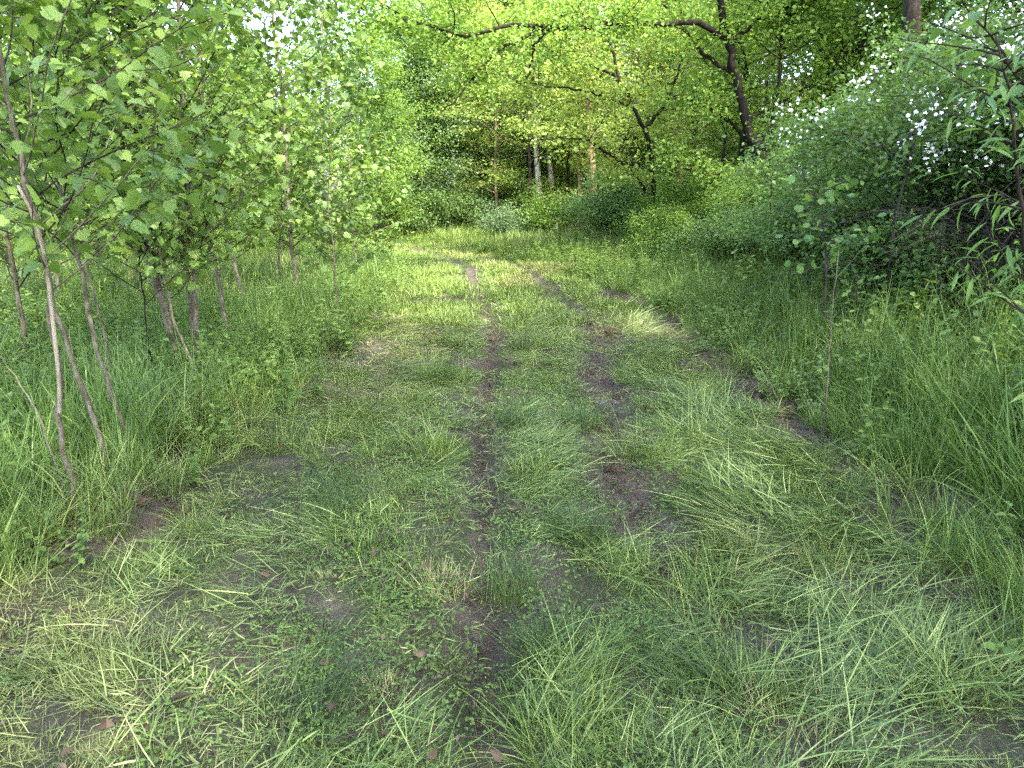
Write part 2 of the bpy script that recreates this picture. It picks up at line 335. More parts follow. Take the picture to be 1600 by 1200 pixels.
# puddles of muddy water standing in the ruts
def puddle_mat():
    m, nt, N, L, P, out = nodes('muddy_water')
    P.inputs['Base Color'].default_value = (.10, .075, .055, 1); P.inputs['Roughness'].default_value = .06
    n = N.new('ShaderNodeTexNoise'); n.inputs['Scale'].default_value = 9; n.inputs['Detail'].default_value = 3
    r = ramp(N, [(.4, (.08, .06, .045)), (.65, (.19, .15, .115))]); L.new(n.outputs[0], r.inputs[0]); L.new(r.outputs[0], P.inputs['Base Color'])
    b = N.new('ShaderNodeBump'); b.inputs['Strength'].default_value = .05; L.new(n.outputs[0], b.inputs['Height']); L.new(b.outputs[0], P.inputs['Normal'])
    return m
M['puddle'] = puddle_mat()
def puddle(cx, cy_, rx, ry, dz, label, seed):
    rng = RNG(seed); a = np.linspace(0, 2*math.pi, 40, endpoint=False)
    r = 1+.16*np.sin(2*a+rng.uniform(0, 6))+.12*np.sin(3*a+rng.uniform(0, 6))+.07*np.sin(7*a+rng.uniform(0, 6))
    z = dz; rx *= 1.12; ry *= 1.12
    V = [(cx, cy_, z)]+[(cx+rx*k*math.cos(t), cy_+ry*k*math.sin(t), z) for k, t in zip(r, a)]+[(cx+rx*k*1.05*math.cos(t), cy_+ry*k*1.05*math.sin(t), z-.03) for k, t in zip(r, a)]
    n = 40; F3 = [(0, 1+i, 1+(i+1) % n) for i in range(n)]; F4 = [(1+i, 41+i, 41+(i+1) % n, 1+(i+1) % n) for i in range(n)]
    tag(link('puddle', mesh_from('puddle', V, [np.array(F3), np.array(F4)]), M['puddle']), label, 'puddle', 'muddy puddles in the wheel ruts', 'structure')
puddle(*PUDDLES[0], PUD_Z[0], 'largest muddy puddle in the right-hand wheel rut', 1)
puddle(*PUDDLES[1], PUD_Z[1], 'brown puddle in the middle of the right-hand wheel rut', 2)
puddle(*PUDDLES[2], PUD_Z[2], 'nearest brown puddle in the right-hand wheel rut', 3)
puddle(*PUDDLES[3], PUD_Z[3], 'narrow muddy puddle in the left-hand wheel rut', 4)

# ------------------------------------------------------------------ grass
def blades(mb, rng, n, R, length, lean, curl, width, segs=3, heading=None, hspread=math.pi, zlift=0, cut=False, radial=.5, center=(0, 0)):
    u = lambda a: rng.uniform(a[0], a[1], n)
    th = rng.uniform(0, 2*math.pi, n); rr = R*np.sqrt(rng.uniform(0, 1, n))
    base = np.stack([center[0]+rr*np.cos(th), center[1]+rr*np.sin(th), rng.uniform(0, 1, n)*zlift], -1)
    hd = (th*radial+rng.uniform(-math.pi, math.pi, n)*(1-radial)) if heading is None else heading+rng.normal(0, hspread, n)
    if heading is None: hd = np.where(rng.uniform(0, 1, n) < radial, th+rng.normal(0, .6, n), rng.uniform(-math.pi, math.pi, n))
    Ln = u(length); a0 = u(lean); cu = u(curl); w = u(width)
    S = segs; t = np.linspace(0, 1, S+1)
    ang = a0[:, None]+cu[:, None]*(t[:-1]+.5/S)[None]
    r = np.concatenate([np.zeros((n, 1)), np.cumsum(np.sin(ang), 1)/S], 1)*Ln[:, None]
    z = np.concatenate([np.zeros((n, 1)), np.cumsum(np.cos(ang), 1)/S], 1)*Ln[:, None]
    dx, dy = np.cos(hd), np.sin(hd); bend = rng.normal(0, .12, n)*Ln
    C = base[:, None]+np.stack([r*dx[:, None]-bend[:, None]*t**2*dy[:, None], r*dy[:, None]+bend[:, None]*t**2*dx[:, None], z], -1)
    tw = rng.normal(0, .5, n); side = np.stack([-dy*np.cos(tw), dx*np.cos(tw), np.sin(tw)], -1)
    prof = np.array([.7, 1, .8, .45, .3][:S]) if S <= 4 else np.linspace(1, .3, S)
    if cut: prof = np.full(S, .9)
    W = side[:, None]*(w[:, None]*prof[None])[..., None]*.5
    Lf = C[:, :S]-W; Rt = C[:, :S]+W
    V = np.concatenate([np.stack([Lf, Rt], 2).reshape(n, 2*S, 3), C[:, S:]], 1)
    k = 2*S+1; off = (np.arange(n)*k)[:, None, None]
    q = np.array([(2*i, 2*i+1, 2*i+3, 2*i+2) for i in range(S-1)]).reshape(-1, 4); tr = np.array([(2*S-2, 2*S-1, 2*S)])
    al = np.concatenate([np.repeat(t[:S], 2), [1.]])
    mb.add(V.reshape(-1, 3), [(q[None]+off).reshape(-1, 4), (tr[None]+off).reshape(-1, 3)], np.repeat(rng.beta(1.4, 1.5, n), k), np.tile(al, n))
def leaflets(mb, rng, n, R, h, size, tmpl=ROUND, tri=False):
    """creeping small-leaved weeds"""
    th = rng.uniform(0, 6.283, n); rr = R*np.sqrt(rng.uniform(0, 1, n))
    pos = np.stack([rr*np.cos(th), rr*np.sin(th), rng.uniform(h[0], h[1], n)], -1); tint = rng.beta(2, 2, n); sz = rng.uniform(*size, n)
    hd = rng.uniform(0, 6.283, n)
    for k in range(3 if tri else 1):
        a = hd+k*2.094; tip = np.stack([np.cos(a), np.sin(a), rng.normal(0, .25, n)], -1)
        stamp(mb, *tmpl, pos, basis(tip, rand_dirs(rng, n, 1.6, .4)), sz, tint)
PROTO = {}
def proto(kind, i, mb, mat):
    c = PROTO.get(kind)
    if c is None: c = PROTO[kind] = bpy.data.collections.new('proto_'+kind)
    me = mb.mesh('%s_%02d' % (kind, i)); me.materials.append(mat)
    o = bpy.data.objects.new('%s_%02d' % (kind, i), me); c.objects.link(o)
def scatter(name, kind, pts, rot, scl, idx, dry, label, cat):
    """one mass of uncountable plants: points with tufts on them"""
    pts = np.asarray(pts, np.float32); n = len(pts)
    me = bpy.data.meshes.new(name); me.vertices.add(n); me.vertices.foreach_set('co', pts.ravel())
    for k, t, v in (('rot', 'FLOAT_VECTOR', rot), ('scl', 'FLOAT_VECTOR', scl)):
        a = me.attributes.new(k, t, 'POINT'); a.data.foreach_set('vector', np.asarray(v, np.float32).ravel())
    a = me.attributes.new('idx', 'INT', 'POINT'); a.data.foreach_set('value', np.asarray(idx, np.int32))
    a = me.attributes.new('dry', 'FLOAT', 'POINT'); a.data.foreach_set('value', np.asarray(dry, np.float32))
    o = bpy.data.objects.new(name, me); COL.objects.link(o); tag(o, label, cat, None, 'stuff')
    g = bpy.data.node_groups.new('scatter_'+name, 'GeometryNodeTree')
    g.interface.new_socket('Geometry', in_out='INPUT', socket_type='NodeSocketGeometry'); g.interface.new_socket('Geometry', in_out='OUTPUT', socket_type='NodeSocketGeometry')
    gi = g.nodes.new('NodeGroupInput'); go = g.nodes.new('NodeGroupOutput'); ci = g.nodes.new('GeometryNodeCollectionInfo')
    ci.inputs[0].default_value = PROTO[kind]; ci.inputs['Separate Children'].default_value = True; ci.inputs['Reset Children'].default_value = True
    ip = g.nodes.new('GeometryNodeInstanceOnPoints'); ip.inputs['Pick Instance'].default_value = True
    def na(nm, t):
        x = g.nodes.new('GeometryNodeInputNamedAttribute'); x.data_type = t; x.inputs[0].default_value = nm; return x.outputs[0]
    g.links.new(gi.outputs[0], ip.inputs['Points']); g.links.new(ci.outputs[0], ip.inputs['Instance'])
    g.links.new(na('idx', 'INT'), ip.inputs['Instance Index']); g.links.new(na('rot', 'FLOAT_VECTOR'), ip.inputs['Rotation']); g.links.new(na('scl', 'FLOAT_VECTOR'), ip.inputs['Scale'])
    g.links.new(ip.outputs[0], go.inputs[0])
    o.modifiers.new('scatter', 'NODES').node_group = g
    return o
R0 = RNG(7)
for i in range(6):      # mown turf, 4 to 14 cm
    mb = MB(); blades(mb, R0, 76, .12, (.02, .085), (.1, 1.3), (.1, 1.0), (.0015, .0034)); proto('turf', i, mb, M['grass'])
for i in range(7):      # swaths of cut grass lying flat
    mb = MB(); blades(mb, R0, 56, .13, (.06, .28), (1.0, 1.58), (-.2, .6), (.0018, .005), 4, 0., .55, .075); 
    blades(mb, R0, 22, .15, (.03, .14), (1.3, 1.58), (-.1, .3), (.002, .006), 3, None, 1, .03); proto('swath', i, mb, M['cut'])
for i in range(4):      # finely chopped clippings
    mb = MB(); blades(mb, R0, 90, .16, (.015, .08), (1.2, 1.62), (-.2, .3), (.0015, .0045), 2, None, 1, .018); proto('chop', i, mb, M['cut'])
for i in range(4):      # long broad cut blades
    mb = MB(); blades(mb, R0, 5, .2, (.12, .34), (1.3, 1.56), (-.1, .4), (.004, .009), 5, 0., .8, .05); proto('ribbon', i, mb, M['reed'])
for i in range(6):      # ankle-high soft grass, leaning over
    mb = MB(); blades(mb, R0, 70, .10, (.10, .32), (.05, .8), (.3, 1.3), (.002, .0045), 4); proto('soft', i, mb, M['grass'])
for i in range(6):      # broad tall grass along the edges
    mb = MB(); blades(mb, R0, 26, .13, (.35, .8), (.02, .4), (.1, 1.1), (.006, .012), 4); blades(mb, R0, 26, .15, (.15, .4), (.1, .8), (.2, 1.2), (.004, .009), 3)
    proto('tall', i, mb, M['reed'])
for i in range(4):      # meadow grass farther off, coarser
    mb = MB(); blades(mb, R0, 80, .3, (.2, .55), (.05, .6), (.1, 1.0), (.006, .012), 3); proto('meadow', i, mb, M['grass'])
for i in range(4):      # farther mown grass
    mb = MB(); blades(mb, R0, 60, .16, (.04, .13), (.1, 1.1), (.1, .9), (.005, .009), 2); proto('lawn', i, mb, M['grass'])
for i in range(5):
    mb = MB(); leaflets(mb, R0, 26, .12, (.006, .04), (.005, .011), ROUND, True); leaflets(mb, R0, 26, .12, (.006, .035), (.007, .018), OVATE); proto('creeper', i, mb, M['clover'])
for i in range(5):      # leafy weeds 20 to 50 cm high
    mb = MB()
    for k in range(5):
        b = R0.normal(0, .1, 2); hh = R0.uniform(.18, .5); lean = R0.normal(0, .12, 2)
        tube(mb, [(b[0], b[1], 0), (b[0]+lean[0]*.4, b[1]+lean[1]*.4, hh*.5), (b[0]+lean[0], b[1]+lean[1], hh)], [.003, .0025, .0015], 4, .5)
        n = 16; f = np.repeat(np.linspace(.15, 1, 8), 2); a = np.repeat(np.arange(8)*1.57, 2)+np.tile([0, math.pi], 8)+R0.normal(0, .3, n)
        pos = np.stack([b[0]+lean[0]*f, b[1]+lean[1]*f, hh*f], -1)
        tip = np.stack([np.cos(a), np.sin(a), R0.normal(.1, .3, n)], -1)
        stamp(mb, *OVATE, pos, basis(tip, rand_dirs(R0, n, 1.5, .3)), R0.uniform(.045, .095, n)*(1.15-.5*f), R0.beta(2, 2, n))
    proto('weed', i, mb, M['clover'])
for i in range(4):      # dead leaves and bits of straw
    mb = MB(); n = 6; pos = np.column_stack([R0.uniform(-.2, .2, (n, 2)), R0.uniform(.005, .03, n)])
    stamp(mb, *OVATE, pos, basis(rand_dirs(R0, n, 0, 1)*[1, 1, .25], rand_dirs(R0, n, 1, .5)), R0.uniform(.018, .042, n), R0.beta(1.5, 1.5, n))
    blades(mb, R0, 8, .2, (.06, .3), (1.4, 1.6), (-.1, .15), (.002, .004), 2, None, 1, .03); proto('litter', i, mb, M['dead'])

M['crumb'] = bark_mat('soil_crumb', (.03, .022, .017), (.075, .056, .043), (.15, .12, .095), 60, None, 1)
for i in range(4):      # crumbs of loose soil
    mb = MB(); n = 40; ico = np.array([(0, 0, 1), (.9, 0, .4), (.28, .85, .45), (-.72, .53, .4), (-.72, -.53, .45), (.28, -.85, .4), (.72, .5, -.3), (-.28, .8, -.3), (-.9, 0, -.3), (-.28, -.8, -.3), (.72, -.5, -.3)])
    fa = np.array([(0, 1, 2), (0, 2, 3), (0, 3, 4), (0, 4, 5), (0, 5, 1), (1, 6, 2), (2, 6, 7), (2, 7, 3), (3, 7, 8), (3, 8, 4), (4, 8, 9), (4, 9, 5), (5, 9, 10), (5, 10, 1), (1, 10, 6)])
    for k in range(n):
        s = .002+.007*R0.uniform()**2.5; p = R0.normal(0, .075, 2); mb.add(ico*s*R0.uniform(.6, 1.3, (11, 3))+[p[0], p[1], s*.3], [fa])
    proto('crumb', i, mb, M['crumb'])
def pick(rng, n, y0, y1, side=1.2, wide=.80):
    """random places seen by the camera or a step beside it, thicker near the camera"""
    u = rng.uniform(0, 1, n); y = y0*(y1/y0)**u if y0 > 0 else rng.uniform(y0, y1, n)
    x = rng.uniform(-1, 1, n)*(wide*y+side); return x, y
def keep_density(rng, x, y, dens, y0, y1, n, side=1.2, wide=.80):
    """thin to a wanted number per square metre (pick draws n/(ln(y1/y0)*y*2*(wide*y+side)) per m2)"""
    have = n/(math.log(y1/y0)*y*2*(wide*y+side)); return rng.uniform(0, 1, len(x)) < dens/have
def spread(name, kind, n, y0, y1, densf, sclf, label, cat, seed, dryf=None, rotf=None, sink=.0, side=1.2, tilt=.12):
    rng = RNG(seed); x, y = pick(rng, n, y0, y1, side); k = keep_density(rng, x, y, densf(x, y), y0, y1, n, side); x, y = x[k], y[k]; c = len(x)
    z = height(x, y)-sink
    e = .08; sx = (height(x+e, y)-height(x-e, y))/(2*e); sy = (height(x, y+e)-height(x, y-e))/(2*e)
    rz = rng.uniform(0, 6.283, c) if rotf is None else rotf(x, y, rng)
    # tilt with the slope: rotate about the axes after the turn about z
    rot = np.stack([np.arctan(sy)*.8+rng.normal(0, tilt, c), -np.arctan(sx)*.8+rng.normal(0, tilt, c), rz], -1)
    s = sclf(x, y, rng); s = np.stack([s, s, s*rng.uniform(.8, 1.2, c)], -1)
    dry = np.clip(fbm(x*.9, y*.6, 31)*1.5-.86+(dryf(x, y) if dryf else 0), 0, 1)
    return scatter(name, kind, np.stack([x, y, z], -1), rot, s, rng.integers(0, len(PROTO[kind].objects), c), dry, label, cat)
def onpath(x, y, soft=.3): return sstep(-soft, soft, x-xl(y))*sstep(-soft, soft, xr(y)-x)
def bare(x, y): return 1-.97*sstep(.2, .6, dirt(x, y))
def clear(x, y): return np.prod([sstep(1.2, 1.7, puddist(x, y, p)) for p in PUDDLES], axis=0)*bare(x, y)*(1-.96*np.maximum(1-sstep(.05+.009*y, .15+.013*y, polydist(x, y, RUT_L)), (1-sstep(.16, .3, polydist(x, y, RUT_R)))*(y > 4.6))) * (1-.8*(1-sstep(.1, .25, polydist(x, y, DIRT_R))))
def farsize(y): return np.clip(y/5, 1, 2.2)
swirl = lambda x, y, rng: 6.283*fbm(x*.7+3, y*.55, 51)*1.6 + rng.normal(0, .45, len(x))
one = lambda a, b: (lambda x, y, rng: rng.uniform(a, b, len(x)))
drymid = lambda x, y: .1+.2*sstep(7, 11, y)*(1-sstep(15, 22, y))*np.exp(-((x-.25)/.5)**2)-.05

spread('mown_grass', 'turf', 60000, 1.1, 11, lambda x, y: (135*sstep(.36, .6, fbm(x*2.2, y*2.2, 41))+34)*clear(x, y)*onpath(x, y, .5)/farsize(y)**1.3, lambda x, y, rng: rng.uniform(.6, 1.2, len(x))*(.42+.75*sstep(.42, .78, fbm(x*2.6+40, y*2.6, 71)))*farsize(y)**.45, 'short mown grass growing patchily over the track', 'grass', 101, drymid)
spread('cut_grass', 'swath', 60000, 1.1, 10, lambda x, y: (62*sstep(.46, .62, fbm(x*1.3+4, y*1.3, 42))+9)*(.7+.5*sstep(.3, 1.0, x))*clear(x, y)*onpath(x, y, .5)/farsize(y)**1.2, lambda x, y, rng: rng.uniform(.45, 1.05, len(x))*(1+.2*sstep(.3, 1., x))*farsize(y)**.3, 'swaths of cut grass lying flat on the mown track', 'grass', 102, lambda x, y: .0, swirl)
spread('grass_clippings', 'chop', 40000, 1.1, 12, lambda x, y: 34*(.2+.8*fbm(x*2+8, y*2, 43))*(.2+.8*bare(x, y))*onpath(x, y, .5)/farsize(y), lambda x, y, rng: rng.uniform(.8, 1.3, len(x))*farsize(y)**.5, 'chopped grass clippings strewn over the soil of the track', 'clippings', 103, lambda x, y: .3)
spread('cut_reed_blades', 'ribbon', 12000, 1.1, 8, lambda x, y: 6*sstep(.4, .6, fbm(x*.8+14, y*.8, 61))*onpath(x, y, .8), one(.6, 1.1), 'long broad grass blades lying cut on the track', 'grass', 112, None, swirl)
spread('soft_grass', 'soft', 30000, 1.1, 13, lambda x, y: (17*sstep(.54, .74, fbm(x*1.8+7, y*1.8, 44))+7*sstep(.0, 1.0, x-.9)*(y > 2.2)*(y < 6)*sstep(.42, .6, fbm(x*1.5, y*1.5, 45)) + 2*np.exp(-((x-xl(y)-.1)/.25)**2)+4*np.exp(-((x-xr(y))/.3)**2))*(1-.6*sstep(5, 8, y))*clear(x, y)*onpath(x, y, .7), one(.6, 1.15), 'soft ankle-high grass left standing in patches on the track', 'grass', 104, drymid)
spread('creeping_weeds', 'creeper', 40000, 1.1, 9, lambda x, y: 75*sstep(.4, .62, fbm(x*1.4+2, y*1.4+6, 46))*(.3+.7*bare(x, y))*onpath(x, y, .8)/farsize(y), lambda x, y, rng: rng.uniform(.7, 1.3, len(x))*farsize(y)**.3, 'low small-leaved weeds creeping between the cut grass', 'weeds', 105)
spread('leaf_litter', 'litter', 16000, 1.1, 12, lambda x, y: 7+10*dirt(x, y)+5*np.exp(-((x-xr(y)-.2)/.5)**2), one(.6, 1.2), 'scattered brown dead leaves and straw on the ground', 'litter', 106)
spread('soil_crumbs', 'crumb', 40000, 1.1, 12, lambda x, y: 130*sstep(.15, .6, dirt(x, y))+9, one(.7, 1.5), 'loose crumbs of brown soil in the ruts and bare patches', 'soil', 113)
offpath = lambda x, y: 1-onpath(x, y, .25)
bankgap = lambda x, y: 1-.75*sstep(.45, .62, fbm(x*.9+20, y*.9, 47))*sstep(1.2, 2.5, x-xr(y))
spread('tall_grass', 'tall', 45000, 1.3, 14, lambda x, y: offpath(x, y)*(22*sstep(.25, .5, fbm(x*1.1+9, y*1.1, 48))+8)*(1+1.2*(1-sstep(4, 6.5, y)))*bankgap(x, y)*(1-.6*sstep(1.5, 4, x-xr(y)))*(1-.75*sstep(.8, 2.2, xl(y)-x))*(1-.72*sstep(.5, 1.5, x-xr(y))*sstep(3.6, 5.5, y))/farsize(y)**.6, lambda x, y, rng: rng.uniform(.55, 1.1, len(x))*(.5+.5*sstep(0, .7, np.maximum(xl(y)-x, x-xr(y)))), 'tall broad-bladed grass along both edges of the track', 'grass', 107, lambda x, y: -.25, side=2.0)
spread('edge_grass', 'soft', 30000, 1.5, 15, lambda x, y: offpath(x, y)*(26*sstep(.3, .6, fbm(x*1.6+30, y*1.6, 49))+6)/farsize(y)**.6, lambda x, y, rng: rng.uniform(.8, 1.5, len(x)), 'fine grass filling the verges between tall stems', 'grass', 108, lambda x, y: -.1, side=2.0)
spread('leafy_undergrowth', 'weed', 60000, 2, 20, lambda x, y: offpath(x, y)*24*sstep(.26, .5, fbm(x*.8+12, y*.8+4, 50))*(.25+.75*sstep(3.6, 5.5, y))/farsize(y)**.5*(1+.6*sstep(.3, 2, x-xr(y))+.8*sstep(.6, 1.8, xl(y)-x))*(1-.95*sstep(.0, .5, 1.25-np.hypot((x-4.6)/1.0, (y-7.2)/1.6))), lambda x, y, rng: rng.uniform(.6, 1.2, len(x)), 'leafy green weeds covering the verges and bank', 'weeds', 109, side=2.0)
spread('distant_mown_grass', 'lawn', 60000, 9, 32, lambda x, y: onpath(x, y, .5)*70*(.08+.92*clear(x, y))*(.35+.65*sstep(.3, .55, fbm(x*1.5+3, y*1.5, 60))), lambda x, y, rng: rng.uniform(.8, 1.3, len(x)), 'mown grass on the far track where it bends', 'grass', 110, drymid)
spread('meadow_grass', 'meadow', 60000, 11, 60, lambda x, y: offpath(x, y)*np.clip(22-(y-11)*.35, 5, 22)*(1-.5*sstep(3, 8, x-xr(y))), lambda x, y, rng: rng.uniform(.7, 1.25, len(x))*(.3+.7*sstep(.1, 2.6, np.maximum(xl(y)-x, x-xr(y)))), 'uncut meadow grass beyond the saplings and along the bend', 'grass', 111, lambda x, y: .1*sstep(3, 6, xl(y)-x))

# ------------------------------------------------------------------ trees of the wood
def limb_path(rng, p0, d0, length, n=6, up=.15, wob=.18):
    P = [np.asarray(p0, float)]; d = unit(d0)
    for _ in range(n-1):
        d = unit(d+rng.normal(0, wob, 3)+np.array([0, 0, up/n*2])); P.append(P[-1]+d*length/(n-1))
    return np.array(P)
def leaf_cloud(mb, rng, anchors, per, size, rad, flat=.45, tmpl=DIAMOND, up=1.1, spread=.75, droop=.25):
    """leaves around every twig anchor, in flattened sprays"""
    A = np.asarray(anchors); n = len(A)*per; c = np.repeat(A, per, 0)
    off = rng.normal(0, 1, (n, 3))*rad*np.array([1, 1, flat]); pos = c+off
    tip = rng.normal(0, 1, (n, 3)); tip[:, 2] = tip[:, 2]*.35-droop
    clump = np.repeat(rng.beta(2, 2, len(A)), per)
    stamp(mb, *tmpl, pos, basis(tip, rand_dirs(rng, n, up, spread)), rng.uniform(.7, 1.25, n)*size, np.clip(.55*clump+.45*rng.beta(2, 2, n), 0, 1))
def make_tree(name, seed, height_, r0, crown0, width, nlimb, per, size, leafmat, barkmat, lean=.03, profile='oval', sprays=.34, flat=.45, tmpl=DIAMOND, nsub=5, label='', cat='tree', group=None, loc=(0, 0, 0)):
    rng = RNG(seed); root = empty(name, loc, label, cat, group)
    n = 9; trunk = np.zeros((n, 3)); trunk[:, 2] = np.linspace(-.25, height_, n); trunk[1:, :2] = np.cumsum(rng.normal(0, lean*height_/n*1.6, (n-1, 2)), 0)
    tr = MB(); rad = r0*(1-.85*np.linspace(0, 1, n)**.9); rad[0] *= 1.35
    tube(tr, smooth_line(trunk, 22), np.interp(np.linspace(0, 1, 22), np.linspace(0, 1, n), rad), 9)
    anchors = []
    for k in range(nlimb):
        f = crown0+(1-crown0)*((k+.5)/nlimb)**.9; z = f*height_
        p0 = np.array([np.interp(z, trunk[:, 2], trunk[:, j]) for j in range(3)]); p0[2] = z
        g = (f-crown0)/(1-crown0)
        w = {'oval': math.sin(math.pi*(.12+.83*g))**.7, 'cone': 1.05-.9*g, 'vase': .45+.6*g-.5*max(0, g-.8)*2, 'low': 1-.55*g**2}[profile]
        a = k*2.4+rng.normal(0, .4); L_ = width*w*rng.uniform(.65, 1.15)
        el = .15+.75*g if profile != 'cone' else .05+.3*g
        d = np.array([math.cos(a)*math.cos(el), math.sin(a)*math.cos(el), math.sin(el)])
        P = limb_path(rng, p0, d, L_, 7); rr = np.interp(z, trunk[:, 2], rad)*.5
        tube(tr, P, np.linspace(rr, .008, 7), 5)
        for j in range(nsub):
            q = rng.uniform(.25, 1); i = q*6; b = P[int(min(i, 5))]+(P[int(min(i, 5))+1]-P[int(min(i, 5))])*(i-int(min(i, 5)))
            S = limb_path(rng, b, unit(d+rng.normal(0, .7, 3)*[1, 1, .5]), L_*rng.uniform(.2, .45)+.25, 5, .05)
            tube(tr, S, np.linspace(rr*.35, .004, 5), 4); anchors += [S[2], S[3], S[4]]
        anchors += [P[4], P[5], P[6]]
    trunk_o = link('trunk', tr.mesh(name+'_trunk'), barkmat, root)
    cr = MB(); leaf_cloud(cr, rng, np.array(anchors)+rng.normal(0, .12, (len(anchors), 3)), per, size, sprays, flat, tmpl)
    crown_o = link('crown', cr.mesh(name+'_crown'), leafmat, root)
    KIDS[root.name] = [trunk_o, crown_o]
    return root
def onground(x, y): return (x, y, H(x, y)-.05)

far = 'trees of the wood beyond the bend'
K = {}
K['maple'] = make_tree('maple_tree', 11, 9.5, .10, .03, 2.7, 44, 34, .115, M['maple'], M['bark_brown'], profile='low', label='bushy bright green maple leafed to the ground left of the bend', group='bushy maples left of the bend', loc=onground(-5.4, 21.5))
K['maple'].scale = (.62, .62, .55)
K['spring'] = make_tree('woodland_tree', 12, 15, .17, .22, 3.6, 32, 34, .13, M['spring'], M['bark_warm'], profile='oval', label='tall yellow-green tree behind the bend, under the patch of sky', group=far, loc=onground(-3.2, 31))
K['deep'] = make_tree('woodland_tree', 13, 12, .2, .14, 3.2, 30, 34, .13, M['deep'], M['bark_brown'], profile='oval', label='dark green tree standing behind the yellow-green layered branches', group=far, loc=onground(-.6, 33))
K['sparse'] = make_tree('slender_tree', 14, 15.5, .13, .25, 2.1, 26, 12, .12, M['grey'], M['bark_pale'], profile='oval', sprays=.45, flat=.8, label='thin pale tree with sparse leaves against the sky', loc=onground(-8.4, 36))
K['layer'] = make_tree('understory_tree', 15, 6.5, .07, .18, 2.4, 16, 30, .10, M['spring'], M['bark_brown'], profile='oval', sprays=.30, flat=.13, label='small tree with flat layers of yellow-green leaves by the white trunks', group='layered understory trees', loc=onground(.6, 24.5))
K['open'] = make_tree('woodland_tree', 16, 17, .24, .3, 4.6, 36, 36, .13, M['maple'], M['bark_dark'], profile='vase', label='large dark-barked tree on the wooded slope behind the flowering shrub', group='trees on the wooded slope', loc=onground(11.5, 18))

K['soft'] = make_tree('woodland_tree', 17, 6.5, .1, .05, 1.9, 36, 34, .1, M['grey'], M['bark_brown'], profile='low', label='soft grey-green tree at the back of the bend left of the dark gap', group=far, loc=onground(-2.7, 28))
def put(kind, spots, labels, group=None, seed=1):
    rng = RNG(seed)
    for i, (x, y, s) in enumerate(spots):
        copy_tree(K[kind], onground(x, y), rng.uniform(0, 6.28), s*np.array([1, 1, rng.uniform(.92, 1.1)]), labels[i] if isinstance(labels, list) else labels, group)
put('maple', [(-7.0, 19.5, .5), (-4.4, 24, .66), (-8.2, 24, .56), (-3.4, 27.5, .85)],
    ['bright green maple nearest behind the saplings, leafed to the ground', 'bright green maple where the track disappears round the bend', 'tall bright green maple seen above the far saplings', 'bright maple at the back of the bend beside the dark gap'], 'bushy maples left of the bend', 2)
BACK = 'leafy sunlit tree in the wood behind the saplings on the far side of the meadow'
put('maple', [(-13, 21, .55), (-17, 24, .7), (-21, 22, .75), (-25, 27, .9), (-11.5, 28, .6), (-30, 25, .95), (-16, 30, .8), (-21, 33, 1.0)], BACK, 'sunlit trees across the meadow', 3)
put('spring', [(-26, 36, .8), (-33, 38, .9), (-15.5, 42, .55), (-21, 44, .7)], BACK, 'sunlit trees across the meadow', 4)
FARL = 'leafy yellow-green tree in the depth of the wood behind the bend'
put('spring', [(.8, 36, 1.0), (4, 31, .95), (7.5, 34, 1.05), (2.2, 42, 1.2), (-2, 46, 1.2), (11.5, 29, 1.0), (6, 44, 1.25), (-3.5, 50, 1.1), (12, 42, 1.2)], FARL, far, 5)
put('spring', [(2.9, 28.5, .62), (-1.7, 29, .6), (6, 28, .7)], ['small yellow-green tree close behind the white trunks', 'small yellow-green tree left of the dark trunks behind the bend', 'small yellow-green tree behind the rounded bush'], far, 16)
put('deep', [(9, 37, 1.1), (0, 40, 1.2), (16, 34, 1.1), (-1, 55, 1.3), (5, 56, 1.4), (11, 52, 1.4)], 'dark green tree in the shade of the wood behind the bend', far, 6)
put('open', [(14, 24, .85), (17.5, 15, .9), (20, 28, 1.0), (10.5, 27, .7), (24, 20, 1.0), (18, 37, 1.0), (27, 33, 1.1)], 'unseen leafy tree outside the frame, added to shade the foreground', 'trees on the wooded slope', 7)
put('open', [(11.5, 3.0, .85), (8.8, -3.2, .8), (5.0, -4.2, .78), (1.0, -5.5, .8), (13, -3.5, .95), (-3.6, -5.0, .75), (8, -9, .95), (3, -11, .95)], 'unseen leafy tree outside the frame, added to shade the foreground', 'trees on the wooded slope', 8)  # unseen trees right of and behind the camera, added to keep sun off the foreground
put('maple', [(-6.5, 14.5, .26), (-8.6, 15.5, .34), (-11, 16, .34), (-7.6, 17.5, .36), (-13.5, 15.5, .36), (-5.4, 17.6, .3), (-9.5, 13, .28), (-12, 12.2, .3)], 'low bright leafy bush close behind the sapling row', 'leafy bushes behind the saplings', 17)
put('maple', [(9.6, 14.5, 1.0), (12, 12.5, 1.1), (14.5, 18, 1.2), (13, 21, 1.3), (11, 15.6, 1.0), (9.3, 24, 1.1), (12.4, 24.5, 1.3)], ['bright leafy tree behind the great straight trunk', 'bright leafy tree at the top right corner behind the blossom', 'tall leafy tree high on the slope at the right', 'tall leafy tree far back on the slope behind the great trunk', 'leafy tree between the great trunk and the top right corner', 'leafy tree closing the gap right of the leaning tree', 'tall tree closing the canopy behind the mossy grey trunk'], 'trees on the wooded slope', 18)
LOW = 'low leafy young maple filling the edge of the wood across the meadow'
put('maple', [(-9.5, 18.5, .42), (-12, 19, .5), (-15.5, 18, .45), (-19, 19.5, .5), (-10.5, 23, .55), (-14, 24.5, .6), (-18.5, 26, .6), (-23, 23.5, .6), (-8.8, 27, .6), (-27, 22, .6), (-9, 32, .45), (-12.5, 34, .5), (-17, 37, .6)], LOW, 'young maples across the meadow', 13)
